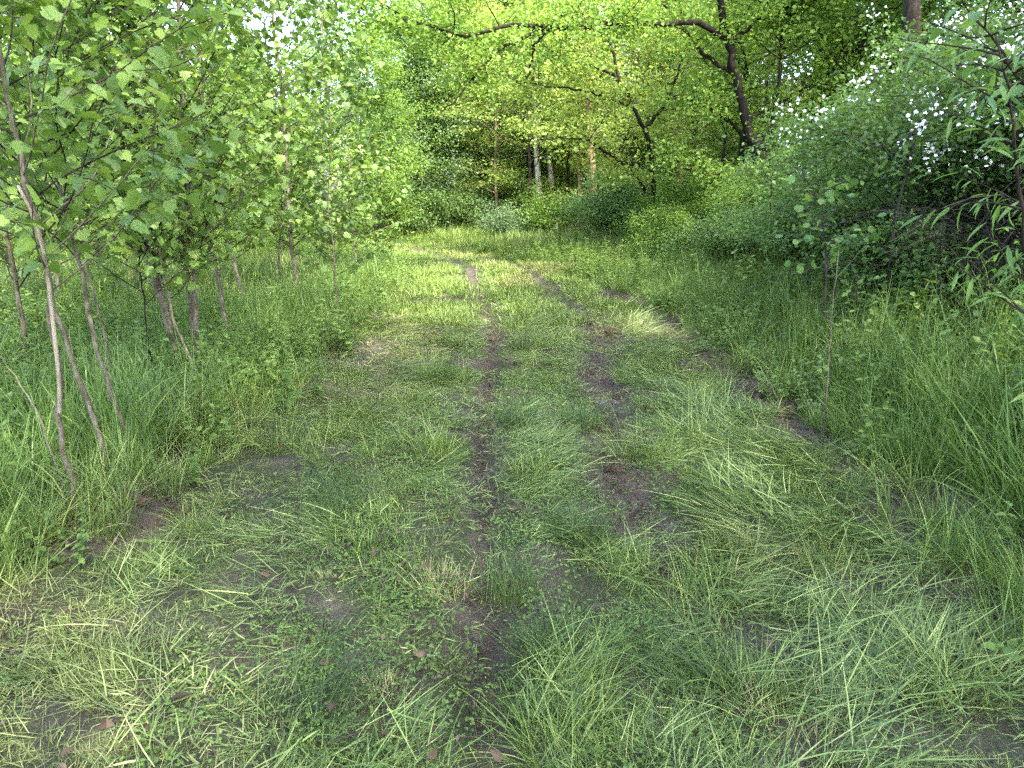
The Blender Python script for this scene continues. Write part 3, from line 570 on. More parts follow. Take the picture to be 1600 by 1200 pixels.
put('maple', [(-4.6, 30, .6), (-1.2, 31.5, .6), (-3.9, 33.5, .6), (1.4, 30, .55), (3.3, 34, .7), (5.2, 31.5, .6), (7.6, 27, .55), (9.6, 30, .6), (-6.4, 34, .55), (0, 36, .8), (12.5, 25, .6), (7, 38, .9), (3, 46, 1.0), (-2.6, 42, 1.0), (11, 46, 1.1)], 'low leafy young maple in the understory behind the bend', 'understory maples behind the bend', 14)
put('spring', [(-.5, 26.4, .42), (1.6, 28.2, .5)], ['little yellow-green tree standing in the dark gap behind the bend', 'yellow-green young tree behind the silvery bush'], far, 19)
put('layer', [(3.6, 22.5, 1.0), (2.0, 27, 1.15), (5.4, 19.5, .8), (7.2, 22, 1.1)],
    ['layered yellow-green understory tree above the round bush', 'layered yellow-green understory tree between the two bright trunks', 'small layered tree below the leaning dark trunk', 'layered yellow-green tree deep in the wood right of the leaning trunk'], 'layered understory trees', 9)

# bare-looking trunks one can pick out between the leaves: px bottom, px top, distance, diameter px
def pole_tree(px0, py0, px1, py1, Y, dpx, mat, label, seed, name='woodland_tree', leaf='spring', nl=16, lw=1.5, f0=.5):
    rng = RNG(seed); b = at(px0, py0, Y); b = np.array([b[0], Y, H(b[0], Y)-.1]); t = at(px1, py1, Y+.3)
    root = empty(name, b, label, 'tree', 'trunks in the wood'); top = t+(t-b)*.5; r = dpx/FPX*Y/2
    mb = MB(); n = 14; P = smooth_line([b, b+(t-b)*.35+rng.normal(0, .06, 3), b+(t-b)*.7+rng.normal(0, .06, 3), t, top], n)
    tube(mb, P, np.linspace(r*1.15, r*.4, n), 9); anc = []
    for k in range(nl):
        f = rng.uniform(f0, 1); p = P[0]+(P[-1]-P[0])*f; i = f*(n-1); p = P[int(min(i, n-2))]; a = rng.uniform(0, 6.28)
        S = limb_path(rng, p, (math.cos(a), math.sin(a), .4), lw*rng.uniform(.6, 1.4), 6); tube(mb, S, np.linspace(r*.35, .006, 6), 5); anc += list(S[2:])
    link('trunk', mb.mesh('trunk', b), mat, root)
    c = MB(); leaf_cloud(c, rng, np.array(anc), 28, .12, .3, .4); link('crown', c.mesh('crown', b), M[leaf], root)
pole_tree(846, 340, 838, 150, 25.5, 10, M['bark_white'], 'white-barked tree trunk, left one of the pale pair at the bend', 31)
pole_tree(868, 330, 850, 170, 26.5, 9, M['bark_white'], 'white-barked tree trunk, right one of the pale pair at the bend', 32)
pole_tree(934, 300, 917, 120, 24, 11, M['bark_warm'], 'straight tan trunk lit warm by the sun above the round bush', 33)
pole_tree(908, 330, 902, 200, 26, 6, M['bark_warm'], 'thin tan trunk beside the sunlit straight one', 34)
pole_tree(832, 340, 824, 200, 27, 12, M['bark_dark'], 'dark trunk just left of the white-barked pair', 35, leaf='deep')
pole_tree(758, 370, 750, 250, 27.5, 9, M['bark_brown'], 'brown trunk in the shady gap beyond the pale bush', 36, leaf='deep')
pole_tree(1345, 330, 1340, 120, 16, 22, M['bark_brown'], 'reddish brown trunk seen through the flowering shrub', 37, leaf='maple')
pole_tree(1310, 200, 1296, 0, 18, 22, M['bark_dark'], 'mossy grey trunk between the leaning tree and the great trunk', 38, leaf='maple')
pole_tree(1430, 250, 1428, -60, 13.5, 33, M['bark_brown'], 'great straight brown trunk rising behind the white flowers', 39, leaf='maple', nl=26, lw=3, f0=.8)
pole_tree(1168, 290, 1160, 40, 16.5, 9, M['bark_dark'], 'thin dark trunk close beside the leaning tree', 40, leaf='maple')
pole_tree(1195, 300, 1222, 40, 15.5, 7, M['bark_brown'], 'slim brown young tree just right of the leaning trunk', 41, leaf='maple')

# ------------------------------------------------------------------ the two leaning trees with the long limbs over the track
def hero_tree(label, trunk_px, Y, r, limbs, seed, leaf, per=19, size=.07):
    rng = RNG(seed); b = at(*trunk_px[0], Y); b[2] = H(b[0], Y)-.15
    root = empty('leaning_tree', b, label, 'tree', 'leaning trees over the track'); T = [b]+[at(px, py, Y) for px, py in trunk_px[1:]]
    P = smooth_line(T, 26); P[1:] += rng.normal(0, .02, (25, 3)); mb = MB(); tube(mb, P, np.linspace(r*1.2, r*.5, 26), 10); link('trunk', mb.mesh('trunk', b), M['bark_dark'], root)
    anc = [P[k] for k in range(18, 26)]
    for pts, r1, dens in limbs:
        Q = smooth_line([at(px, py, Y+dy) for px, py, dy in pts], 22); Q += rng.normal(0, .015, Q.shape)
        mb = MB(); tube(mb, Q, np.linspace(r1, .012, 22), 7)
        for k in range(dens):
            i = rng.integers(5, 22); a = rng.uniform(0, 6.28)
            S = limb_path(rng, Q[i], unit(np.array([math.cos(a), math.sin(a)*.8, rng.uniform(-.5, .7)])), rng.uniform(.4, 1.3), 6, .0, .25)
            tube(mb, S, np.linspace(r1*.22, .004, 6), 4)
            for j in range(2):
                S2 = limb_path(rng, S[rng.integers(2, 5)], unit(rng.normal(0, 1, 3)*[1, 1, .5]), rng.uniform(.25, .7), 4, 0, .25); tube(mb, S2, np.linspace(.006, .003, 4), 4)
                anc += [S2[2], S2[3]]
            anc += [S[3], S[4], S[5]]
        link('limb', mb.mesh('limb', b), M['bark_dark'], root)
    c = MB(); leaf_cloud(c, rng, np.array(anc), per, size, .2, .4, WIDE); link('crown', c.mesh('crown', b), M[leaf], root)
hero_tree('dark leaning tree whose long limb reaches over the track near the top', [(1208, 315), (1190, 262), (1168, 195), (1146, 100), (1124, 0), (1100, -140)], 15, .1,
    [([(1133, 55, 0), (1090, 38, -.3), (1037, 37, -.5), (952, 37, -.8), (919, 44, -1), (817, 40, -1.2), (773, 46, -1.3), (736, 56, -1.4), (690, 46, -1.5), (640, 32, -1.6), (591, -2, -1.8)], .06, 40),
     ([(905, 43, -1), (848, 47, -1.1), (784, 76, -1.2), (747, 111, -1.2), (716, 152, -1.3), (694, 172, -1.3)], .035, 7),
     ([(862, 46, -1.1), (838, 66, -1.1), (832, 92, -1.0), (820, 132, -1.0)], .03, 5),
     ([(1150, 118, 0), (1110, 92, .2), (1080, 60, .3), (1040, 10, .5), (1010, -40, .6)], .05, 20),
     ([(1180, 235, 0), (1140, 190, .4), (1100, 165, .7), (1050, 150, .9)], .05, 14),
     ([(1140, 70, 0), (1190, 30, .2), (1250, 0, .4), (1300, -40, .8)], .045, 22),
     ([(1165, 190, 0), (1220, 160, .5), (1270, 130, .9), (1310, 120, 1.2)], .04, 16),
     ([(1200, 290, 0), (1160, 275, .1), (1110, 268, .1), (1060, 262, .0)], .035, 10)], 51, 'maple')
hero_tree('slimmer leaning tree with mossy limbs bending left above the round bush', [(1045, 345), (1020, 300), (1016, 230), (1000, 190), (980, 148), (966, 122), (952, 60)], 18, .055,
    [([(980, 148, 0), (959, 118, 0), (915, 100, -.2), (868, 86, -.4), (831, 84, -.5)], .04, 20),
     ([(985, 165, 0), (949, 155, 0), (919, 143, -.2), (868, 135, -.4), (800, 127, -.6)], .035, 20),
     ([(1020, 312, 0), (1004, 292, 0), (986, 267, -.2), (952, 240, -.4), (919, 221, -.6), (885, 214, -.8), (845, 219, -1)], .05, 18),
     ([(1008, 205, 0), (1040, 160, .2), (1060, 110, .3), (1075, 60, .4)], .05, 16)], 52, 'spring', 11, .085)

# ------------------------------------------------------------------ shrubs
def make_shrub(name, label, cat, base, height_, spread_, nstem, per, size, leaf, bark, seed, group=None, tmpl=DIAMOND, arch=.6, sprays=.16, flat=.7, stemr=.014, bloom=0, sub=4, dirbias=None, leaves_from=.3):
    rng = RNG(seed); base = np.asarray(base, float); root = empty(name, base, label, cat, group); anc = []; tips = []
    for k in range(nstem):
        a = k*2.4+rng.normal(0, .3); f = math.sqrt((k+.5)/nstem); out = spread_*f*rng.uniform(.8, 1.15)
        dv = np.array([math.cos(a), math.sin(a)])
        if dirbias is not None: dv = dv+np.asarray(dirbias)*rng.uniform(.2, 1)
        top = height_*(1.05-.4*f**2)*rng.uniform(.6, 1.2)
        p0 = base+np.array([*(rng.normal(0, .1, 2)*spread_*.6), -.05]); p0[2] = H(p0[0], p0[1])-.04
        P = smooth_line([p0, p0+np.array([*(dv*out*.25), top*.55]), p0+np.array([*(dv*out*.7), top*.97]), p0+np.array([*(dv*out*1.1), top*(1-.35*arch)])], 10)
        P[1:] += rng.normal(0, .02*height_, (9, 3)); mb = MB(); tube(mb, P, np.linspace(stemr, stemr*.25, 10), 5)
        for j in range(sub):
            i = rng.integers(2, 10); S = limb_path(rng, P[i], unit(np.array([*(dv*.6), .3])+rng.normal(0, .7, 3)), height_*rng.uniform(.15, .35), 5, -.1*arch, .25)
            tube(mb, S, np.linspace(stemr*.4, stemr*.15, 5), 4); anc += [S[1], S[2], S[3], S[4]]; tips.append(S[4])
        anc += [P[i] for i in range(int(10*leaves_from), 10)]; tips += [P[9], P[8]]
        link('stem', mb.mesh('stem', base), bark, root)
    c = MB(); leaf_cloud(c, rng, np.array(anc), per, size, sprays, flat, tmpl); link('foliage', c.mesh('foliage', base), leaf, root, 'stuff')
    if bloom:
        tips = np.array(tips); b = MB()
        order = np.argsort(-((tips-base) @ np.array([-.2, -.6, .9])+rng.normal(0, .25, len(tips)))); cl = tips[order[:bloom]]
        for p in cl:
            for q in range(rng.integers(14, 26)):
                o = p+rng.normal(0, .06, 3)*[1.4, 1, .8]+[-.04, -.13, .10]; nrm = unit(rng.normal(0, .6, 3)+[-.2, -.5, .6]); s = rng.uniform(.013, .017)
                u = unit(np.cross(nrm, [.3, .2, .9])); w = np.cross(nrm, u); aa = np.arange(5)*1.2566+rng.uniform(0, 6)
                tip = np.cos(aa)[:, None]*u+np.sin(aa)[:, None]*w
                stamp(b, *ROUND, np.repeat(o[None], 5, 0), basis(tip, np.repeat(nrm[None], 5, 0)), np.full(5, s), rng.uniform(0, 1, 5))
        link('blossom', b.mesh('blossom', base), M['petal'], root, 'stuff')
    return root
def G(px, py): p = gnd(px, py); p[2] = H(p[0], p[1]); return p
def X(x, y): return np.array([x, y, H(x, y)])
make_shrub('rounded_bush', 'rounded green bush on the verge at the end of the track', 'bush', X(2.9, 21.3), 2.1, 1.5, 26, 26, .07, M['shrub'], M['twig'], 61, 'bushes along the bend', arch=.8, sprays=.17)
make_shrub('rounded_bush', 'green bush just right of the rounded one, below the leaning limbs', 'bush', X(4.0, 17.2), 1.8, 1.4, 26, 26, .07, M['maple'], M['twig'], 62, 'bushes along the bend', arch=.8)
make_shrub('pale_bush', 'small silvery grey-green bush where the track bends away', 'bush', X(-.35, 23.6), 1.25, .7, 14, 16, .05, M['grey'], M['twig'], 63)
make_shrub('rounded_bush', 'bright leafy bush beside the silvery one at the bend', 'bush', X(1.1, 24.2), 1.6, 1.0, 16, 18, .075, M['maple'], M['twig'], 64, 'bushes along the bend')
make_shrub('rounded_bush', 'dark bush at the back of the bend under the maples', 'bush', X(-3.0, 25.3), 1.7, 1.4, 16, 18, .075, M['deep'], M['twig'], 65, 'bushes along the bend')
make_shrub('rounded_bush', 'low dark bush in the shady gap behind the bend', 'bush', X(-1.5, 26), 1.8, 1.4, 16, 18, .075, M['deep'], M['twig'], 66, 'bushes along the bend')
make_shrub('hillside_bush', 'light green bush on the bank below the leaning trunk', 'bush', X(5.6, 14.2), 1.15, 1.6, 26, 32, .055, M['shrub'], M['twig'], 67, 'bushes on the bank', sprays=.11)
make_shrub('hillside_bush', 'fine-leaved bush with brown twigs low on the bank', 'bush', X(3.6, 11.9), .9, 1.0, 18, 26, .042, M['shrub'], M['twig'], 68, 'bushes on the bank', sprays=.12)
make_shrub('hillside_bush', 'large green bush between the bank and the reddish trunk', 'bush', X(6.3, 12.0), 1.6, 1.7, 28, 32, .06, M['maple'], M['twig'], 69, 'bushes on the bank', sprays=.18)
make_shrub('hillside_bush', 'bluish green bush with few white flowers left of the dark tangle', 'bush', X(4.9, 9.4), 1.05, 1.3, 26, 34, .045, M['shrub'], M['twig'], 70, 'bushes on the bank', sprays=.14, bloom=5)
make_shrub('hillside_bush', 'bright bush behind the top of the flowering shrub', 'bush', X(8.0, 11.0), 2.0, 1.7, 26, 32, .065, M['maple'], M['twig'], 76, 'bushes on the bank', sprays=.2)
for q, (x_, y_, h_, s_, lab) in enumerate([(4.3, 13.2, 1.3, 1.2, 'light bush at the far foot of the bank'), (4.0, 10.4, .8, .9, 'low leafy bush halfway along the foot of the bank'), (5.1, 10.9, 1.5, 1.2, 'green bush behind the low one on the bank'), (4.0, 8.2, .8, .8, 'low spreading bush before the dark hollow'), (3.6, 15.6, 1.2, 1.1, 'bush on the verge below the leaning tree'), (3.7, 6.9, .65, .7, 'low leafy bush on the bank behind the dead stick'), (4.6, 5.2, .8, .8, 'leafy bush at the right edge under the tangle')]):
    make_shrub('hillside_bush', lab, 'bush', X(x_, y_), h_, s_, 22, 30, .05, M['shrub' if q % 2 else 'maple'], M['twig'], 90+q, 'bushes on the bank', sprays=.11)
make_shrub('flowering_shrub', 'big arching shrub covered in white flower clusters on the right bank', 'shrub', X(5.15, 8.2), 1.95, 2.0, 50, 30, .05, M['shrub'], M['twig'], 71, 'white flowering shrubs', arch=1.0, sprays=.115, bloom=70, dirbias=(-.35, -.2), leaves_from=.35, sub=6)
make_shrub('flowering_shrub', 'white flowering shrub at the right edge above the bare tangle', 'shrub', X(4.85, 6.75), 2.0, 1.6, 44, 30, .05, M['deep'], M['twig'], 72, 'white flowering shrubs', arch=1.0, sprays=.12, bloom=95, dirbias=(-.3, .0), leaves_from=.45, sub=6)
# the tangle of bare stems below them
def tangle(label, c, rx, ry, h, n, seed):
    rng = RNG(seed); c = np.asarray(c, float); root = empty('bare_tangle', c, label, 'bramble'); 
    for k in range(n):
        p = np.array([c[0]+rng.uniform(-rx, rx), c[1]+rng.uniform(-ry, ry), 0]); p[2] = H(p[0], p[1])-.03
        d = rng.normal(0, .45, 2); hh = h*rng.uniform(.5, 1.1); mb = MB()
        P = smooth_line([p, p+[d[0]*.3, d[1]*.3, hh*.6], p+[d[0]*.9, d[1]*.9, hh], p+[d[0]*1.7, d[1]*1.7, hh*rng.uniform(.4, .9)]], 9)+rng.normal(0, .015, (9, 3))
        tube(mb, P, np.linspace(.008, .003, 9), 4)
        for j in range(4):
            S = limb_path(rng, P[rng.integers(2, 9)], rng.normal(0, 1, 3)*[1, 1, .7], rng.uniform(.25, .7), 6, -.2, .4); tube(mb, S, np.linspace(.004, .002, 6), 3)
        link('bare_stem', mb.mesh('bare_stem', c), M['twig'], root)
tangle('tangle of bare grey brambles under the flowering shrub', X(4.1, 6.1), .6, .4, .85, 60, 73)
tangle('loose bare grey twigs in the dark hollow left of the bramble tangle', X(4.4, 8.1), .6, .4, .9, 26, 74)

# ------------------------------------------------------------------ the saplings with lobed leaves, left of the track
LEAF_MESH = []
for i, (tv, tf) in enumerate(LOBED):
    me = mesh_from('lobed_leaf', tv, tf, {'tint': np.full(len(tv), .5), 'along': np.full(len(tv), .5)}); me.materials.append(M['sapling_leaf']); LEAF_MESH.append(me)
def mesh_of(tmpl, mat, name):
    me = mesh_from(name, tmpl[0], tmpl[1], {'tint': np.full(len(tmpl[0]), .5), 'along': np.full(len(tmpl[0]), .5)}); me.materials.append(mat); return me
OVATE_ME = mesh_of(OVATE, M['rightleaf'], 'ovate_leaf'); LANCE_ME = mesh_of(LANCE, M['rightleaf'], 'lance_leaf'); ROUND_ME = mesh_of(ROUND, M['rightleaf'], 'round_leaf')
DEAD_ME = mesh_of(OVATE, M['dead'], 'dead_leaf')
def set_leaves(root, base, pos, R, size, meshes, tmpls, mat, rng, limit, minpx=9):
    """the leaves that show largest become leaves of their own, the rest one part"""
    px, py, dep = project(pos+R[:, :, 1]*size[:, None]*.5); spx = FPX*size/np.maximum(dep, .1)
    seen = (px > -15) & (px < 1615) & (py > -15) & (py < 1215) & (dep > .3)
    order = np.argsort(-np.where(seen, spx, 0)); own = order[:limit]; own = own[(seen & (spx > minpx))[own]]
    for i in own:
        o = bpy.data.objects.new('leaf', meshes[i % len(meshes)]); COL.objects.link(o); o.parent = root
        m4 = np.eye(4); m4[:3, :3] = R[i]*size[i]; m4[:3, 3] = pos[i]-base; o.matrix_basis = Matrix(m4.tolist())
    rest = np.setdiff1d(np.arange(len(pos)), own)
    if len(rest):
        c = MB()
        for k, t in enumerate(tmpls):
            q = rest[rest % len(tmpls) == k]
            if len(q): stamp(c, *t, pos[q], R[q], size[q], rng.beta(2, 2, len(q)))
        link('crown', c.mesh('crown', base), mat, root, 'stuff')
    return len(own)
def twig_leaves(rng, S, step, size, start=.2):
    """alternate leaves on short stalks along a twig; returns pos, R, size"""
    seg = np.linalg.norm(np.diff(S, axis=0), axis=1); L_ = seg.sum(); n = max(2, int(L_*(1-start)/step)); f = np.linspace(start, 1, n)
    cs = np.concatenate([[0], np.cumsum(seg)])/L_; P = np.stack([np.interp(f, cs, S[:, j]) for j in range(3)], -1)
    T = unit(S[-1]-S[0]); side = unit(np.cross(T, [0, 0, 1]))*np.where(np.arange(n) % 2 == 0, 1, -1)[:, None]
    tip = unit(side*.8+T*.7+rng.normal(0, .35, (n, 3))+[0, 0, -.15]); stalk = rng.uniform(.02, .05, (n, 1)); P = P+tip*stalk
    tip = unit(tip+rng.normal(0, .3, (n, 3))+np.array([0, 0, -1])*rng.uniform(.0, 1.1, (n, 1)))
    nrm = rand_dirs(rng, n, 1.2, .55)
    return P, basis(tip, nrm), rng.uniform(.5, 1.35, n)*size
SAPL = 0
def sapling(label, stem_px, Y, r, nbranch, seed, size=.069, limit=230, top=4.2, bare=.17, blen=1.0, leafy=True, second=None, name='sapling', bark='bark_sapling', drift=0, step=.05):
    global SAPL
    rng = RNG(seed); b = at(*stem_px[0], Y); b[2] = H(b[0], Y)-.04; root = empty(name, b, label, 'sapling', 'saplings left of the track')
    T = [b]+[at(px, py, Y+drift*(i+1)) for i, (px, py) in enumerate(stem_px[1:])]
    d = unit(T[-1]-T[-2]); d = unit(d+[0, 0, .5])
    while T[-1][2] < top: T.append(T[-1]+d*.6+rng.normal(0, .05, 3))
    n = 30; P = smooth_line(T, n); P[2:] += rng.normal(0, .008, (n-2, 3)); rad = .62*np.linspace(r, r*.22, n); rad[0] *= 1.3
    mb = MB(); tube(mb, P, rad*(1+rng.normal(0, .05, n)), 9); link('trunk', mb.mesh('trunk', b), M[bark], root)
    if second:
        mb = MB(); Q = smooth_line([at(px, py, Y-.03) for px, py in second], 16); tube(mb, Q, np.linspace(r*.42, r*.3, 16), 8); link('side_stem', mb.mesh('side_stem', b), M['bark_pale'], root)
    if not leafy: return
    LP, LR, LS = [], [], []; hgt = P[-1][2]-b[2]
    nbranch = int(nbranch*3.0)
    for k in range(nbranch):
        f = bare+(1-bare)*((k+rng.uniform(0, 1))/nbranch)**1.25; z = b[2]+f*hgt; p0 = np.array([np.interp(z, P[:, 2], P[:, j]) for j in range(3)])
        a = k*2.4+rng.normal(0, .5); el = rng.uniform(.35, .85); L_ = blen*rng.uniform(.55, 1.15)*(1-.45*max(0, f-.5))
        dv = np.array([math.cos(a)*math.cos(el), math.sin(a)*math.cos(el), math.sin(el)]); S = limb_path(rng, p0, dv, L_, 7, .1, .09)
        rr = max(.0045, r*.2*(1-.5*f)); mb = MB(); tube(mb, S, np.linspace(rr, .0025, 7), 5)
        q = [twig_leaves(rng, S, step, size)]
        for j in range(rng.integers(2, 4)):
            i = rng.integers(2, 6); S2 = limb_path(rng, S[i], unit(dv+rng.normal(0, .6, 3)*[1, 1, .5]), L_*rng.uniform(.25, .5), 5, .05, .1); tube(mb, S2, np.linspace(rr*.4, .002, 5), 4)
            q.append(twig_leaves(rng, S2, step, size, .1))
        link('branch', mb.mesh('branch', b), M['bark_brown'] if rng.uniform() < .7 else M['bark_sapling'], root)
        for x in q: LP.append(x[0]); LR.append(x[1]); LS.append(x[2])
    LP = np.concatenate(LP); ok = (LP[:, 1] > 2.3) | (LP[:, 2] > 3)      # nothing right in front of the lens
    SAPL += set_leaves(root, b, LP[ok], np.concatenate(LR)[ok], np.concatenate(LS)[ok], LEAF_MESH, LOBED, M['sapling_leaf'], rng, limit)
sapling('nearest sapling with a kinked reddish stem and a pale side stem', [(122, 832), (112, 760), (95, 660), (92, 600), (78, 470), (50, 330), (20, 200), (2, 130)], 3.3, .024, 15, 201, second=[(93, 645), (92, 590), (80, 480), (70, 400), (48, 330), (28, 290)], bare=.26, blen=.9, limit=280)
sapling('smooth tan sapling crossing behind the kinked one', [(178, 752), (154, 683), (125, 600), (94, 496), (60, 365), (30, 230), (-10, 90)], 3.95, .026, 16, 202, bare=.26, blen=1.0, limit=280)
sapling('straight brown sapling third from the left in front', [(206, 728), (196, 687), (167, 592), (142, 496), (108, 350), (85, 250), (60, 120)], 4.25, .025, 17, 203, bare=.26, limit=280)
sapling('thin dark-stemmed sapling behind the third one', [(190, 660), (179, 621), (154, 487), (129, 362), (115, 260)], 5.4, .018, 15, 204, bare=.26, limit=200)
sapling('thickest sapling, leaning left with a forked foot', [(289, 580), (271, 529), (250, 454), (233, 398), (219, 337), (199, 267), (169, 148), (148, 67)], 6.4, .062, 24, 205, bare=.17, blen=1.35, limit=300, top=5.6)
sapling('thin crooked sapling leaning against the thickest one', [(310, 606), (288, 540), (267, 487), (256, 420), (240, 330)], 6.0, .02, 13, 206, bare=.17, limit=160)
sapling('upright sapling with a pale torn strip near its foot', [(306, 585), (306, 517), (303, 430), (300, 371), (288, 236), (283, 148), (277, 10)], 6.5, .045, 22, 207, bare=.17, blen=1.25, limit=300, top=5.6)
sapling('slim sapling joined close to the torn one', [(304, 560), (294, 454), (279, 350), (261, 253), (250, 118), (240, 0)], 6.7, .03, 18, 208, bare=.17, blen=1.1, limit=220, top=5.4)
sapling('dark brown sapling standing alone right of the torn one', [(358, 530), (344, 454), (327, 367), (331, 300), (317, 182), (310, 60)], 8.1, .045, 22, 209, bare=.14, blen=1.3, limit=260, top=6)
sapling('leaning grey sapling midway along the row', [(387, 487), (370, 424), (354, 362), (345, 280), (340, 180)], 10, .045, 20, 210, bare=.22, blen=1.3, limit=220, top=6, size=.085)
sapling('farthest big sapling with pale bark beside the tall grass', [(465, 472), (459, 410), (454, 371), (447, 216), (440, 120)], 11, .055, 26, 211, bare=.14, blen=1.5, limit=280, top=6.2, size=.085)
sapling('slender sapling between the grey and the farthest one', [(432, 455), (436, 380), (440, 304), (425, 135)], 11.8, .03, 22, 212, bare=.14, blen=1.3, limit=200, top=6, size=.085)
sapling('pale sapling at the left edge behind the near stems', [(42, 560), (30, 480), (20, 420), (10, 362), (0, 250)], 7.1, .04, 20, 213, bare=.14, blen=1.3, limit=240, top=5.5)
sapling('sapling with low branches where the row nears the track', [(528, 520), (524, 450), (520, 380), (512, 300)], 8.6, .016, 13, 214, bare=.17, blen=.75, limit=160, top=3.1, size=.07)
sapling('dark wiry sapling with a twisted stem in front of the thickest', [(240, 600), (233, 537), (226, 470), (217, 425), (222, 350), (215, 250)], 5.9, .012, 14, 215, bare=.17, limit=160, bark='bark_dark')
sapling('bushy sapling at the far end of the row by the bend', [(560, 440), (556, 400), (548, 340)], 14, .03, 24, 216, bare=.12, blen=1.2, limit=200, top=4.6, size=.085)
sapling('sapling far behind the pale one at the left edge', [(95, 470), (88, 420), (84, 330)], 10.5, .04, 22, 217, bare=.14, blen=1.4, limit=200, top=6, size=.085)
sapling('sapling far behind the thickest one', [(215, 455), (210, 400), (205, 300)], 11.5, .04, 22, 218, bare=.14, blen=1.4, limit=200, top=6.4, size=.085)
sapling('tall sapling off behind the left end of the row', [(-80, 520), (-95, 420), (-110, 300)], 8.5, .04, 22, 219, bare=.14, blen=1.5, limit=150, top=6, size=.085)
# a dead stalk leaning among them
def stick(name, label, cat, pts, r, mat, seed, group=None, n=12, twigs=0):
    rng = RNG(seed); P = smooth_line(pts, n); P += rng.normal(0, r*.5, P.shape); mb = MB(); tube(mb, P, np.linspace(r, r*.45, n), 6)
    for k in range(twigs):
        S = limb_path(rng, P[rng.integers(3, n-1)], rng.normal(0, .5, 3)*[1, .6, .5]+[0, 0, 1.2], rng.uniform(.1, .3), 5, .1, .2); tube(mb, S, np.linspace(r*.4, r*.2, 5), 4)
    return tag(link(name, mb.mesh(name, P[0]), mat, None, None, P[0]), label, cat, group)
def stand(px, py, Y): p = at(px, py, Y); p[2] = H(p[0], p[1])-.03; return p
stick('dead_stalk', 'dry leaning stalk in front of the left saplings', 'stalk', [stand(104, 755, 3.6), at(60, 650, 3.7), at(2, 556, 3.8)], .007, M['bark_sapling'], 301)

# ------------------------------------------------------------------ young trees on the right verge
def young(label, stem, Y, r, branches, seed, size, mesh, tmpl, name='young_tree', step=.05, up=.5, blen=(.2, .5), bark='twig', region=(.3, 1), droop=0):
    rng = RNG(seed); b = at(*stem[0], Y); b[2] = H(b[0], Y)-.04; root = empty(name, b, label, 'young tree', 'young trees on the right verge')
    P = smooth_line([b]+[at(px, py, Y) for px, py in stem[1:]], 20); P[2:] += rng.normal(0, .006, (18, 3)); mb = MB(); tube(mb, P, np.linspace(r, r*.25, 20), 7); link('trunk', mb.mesh('trunk', b), M[bark], root)
    q = []
    for k in range(branches):
        f = rng.uniform(*region); p0 = P[int(f*19)]; a = k*2.4+rng.normal(0, .3)
        S = limb_path(rng, p0, (math.cos(a), math.sin(a), up), rng.uniform(*blen), 6, -droop, .12); mb = MB(); tube(mb, S, np.linspace(r*.35, .0018, 6), 4); link('branch', mb.mesh('branch', b), M[bark], root); q.append(twig_leaves(rng, S, step, size, .1))
    if q: set_leaves(root, b, np.concatenate([x[0] for x in q]), np.concatenate([x[1] for x in q]), np.concatenate([x[2] for x in q]), [mesh], [tmpl], M['rightleaf'], rng, 290, 6)
young('thin grey-stemmed young tree with few bright leaves before the dark hollow', [(1384, 548), (1388, 470), (1393, 380), (1408, 300), (1428, 230), (1440, 150)], 6.6, .019, 18, 401, .062, ROUND_ME, ROUND, step=.055, region=(.25, .8), blen=(.15, .45))
young('small leafy young tree left of the grey-stemmed one', [(1292, 500), (1291, 430), (1287, 360), (1282, 290)], 6.3, .011, 20, 402, .07, ROUND_ME, ROUND, step=.05, region=(.35, 1), blen=(.2, .5))
young('leafy shoot low between the two young trees', [(1335, 520), (1336, 470), (1338, 425)], 6.4, .006, 9, 403, .05, OVATE_ME, OVATE, name='leafy_shoot', region=(.2, 1), blen=(.08, .2))
young('willowy young tree with long narrow yellow-green leaves at the right edge', [(1640, 760), (1625, 600), (1605, 420), (1590, 280), (1575, 160), (1560, 60)], 3.7, .016, 30, 404, .115, LANCE_ME, LANCE, name='willowy_tree', step=.036, region=(.15, .98), blen=(.25, .55), droop=.05, bark='bark_brown')
young('second willowy shoot with long narrow leaves hugging the right edge', [(1720, 760), (1690, 560), (1650, 360), (1630, 200)], 3.9, .014, 22, 405, .115, LANCE_ME, LANCE, name='willowy_tree', step=.036, region=(.25, .98), blen=(.25, .6), droop=.05, bark='bark_brown')
young('broad-leaved young tree with drooping bright leaves at the top right', [(1700, 420), (1650, 250), (1590, 120), (1530, 30)], 5.2, .02, 34, 406, .10, OVATE_ME, OVATE, name='young_tree', step=.07, region=(.35, 1), blen=(.3, .7), bark='bark_brown')
stick('dead_stick', 'bare pale dead stick standing in the grass on the right verge', 'stick', [stand(1286, 690, 4.6), at(1295, 560, 4.65), at(1302, 470, 4.65), at(1311, 392, 4.7)], .0055, M['bark_sapling'], 302, 'dead sticks', twigs=2)
stick('dead_stick', 'short snapped brown stick leaning on the bare soil at the verge', 'stick', [stand(1222, 650, 5.2), at(1208, 610, 5.25), at(1196, 588, 5.3)], .009, M['bark_sapling'], 303, 'dead sticks')
stick('dead_stick', 'thin pale cane leaning through the tall grass at the right edge', 'stick', [stand(1590, 720, 4.1), at(1545, 650, 4.2), at(1500, 585, 4.3)], .006, M['bark_pale'], 304, 'dead sticks')

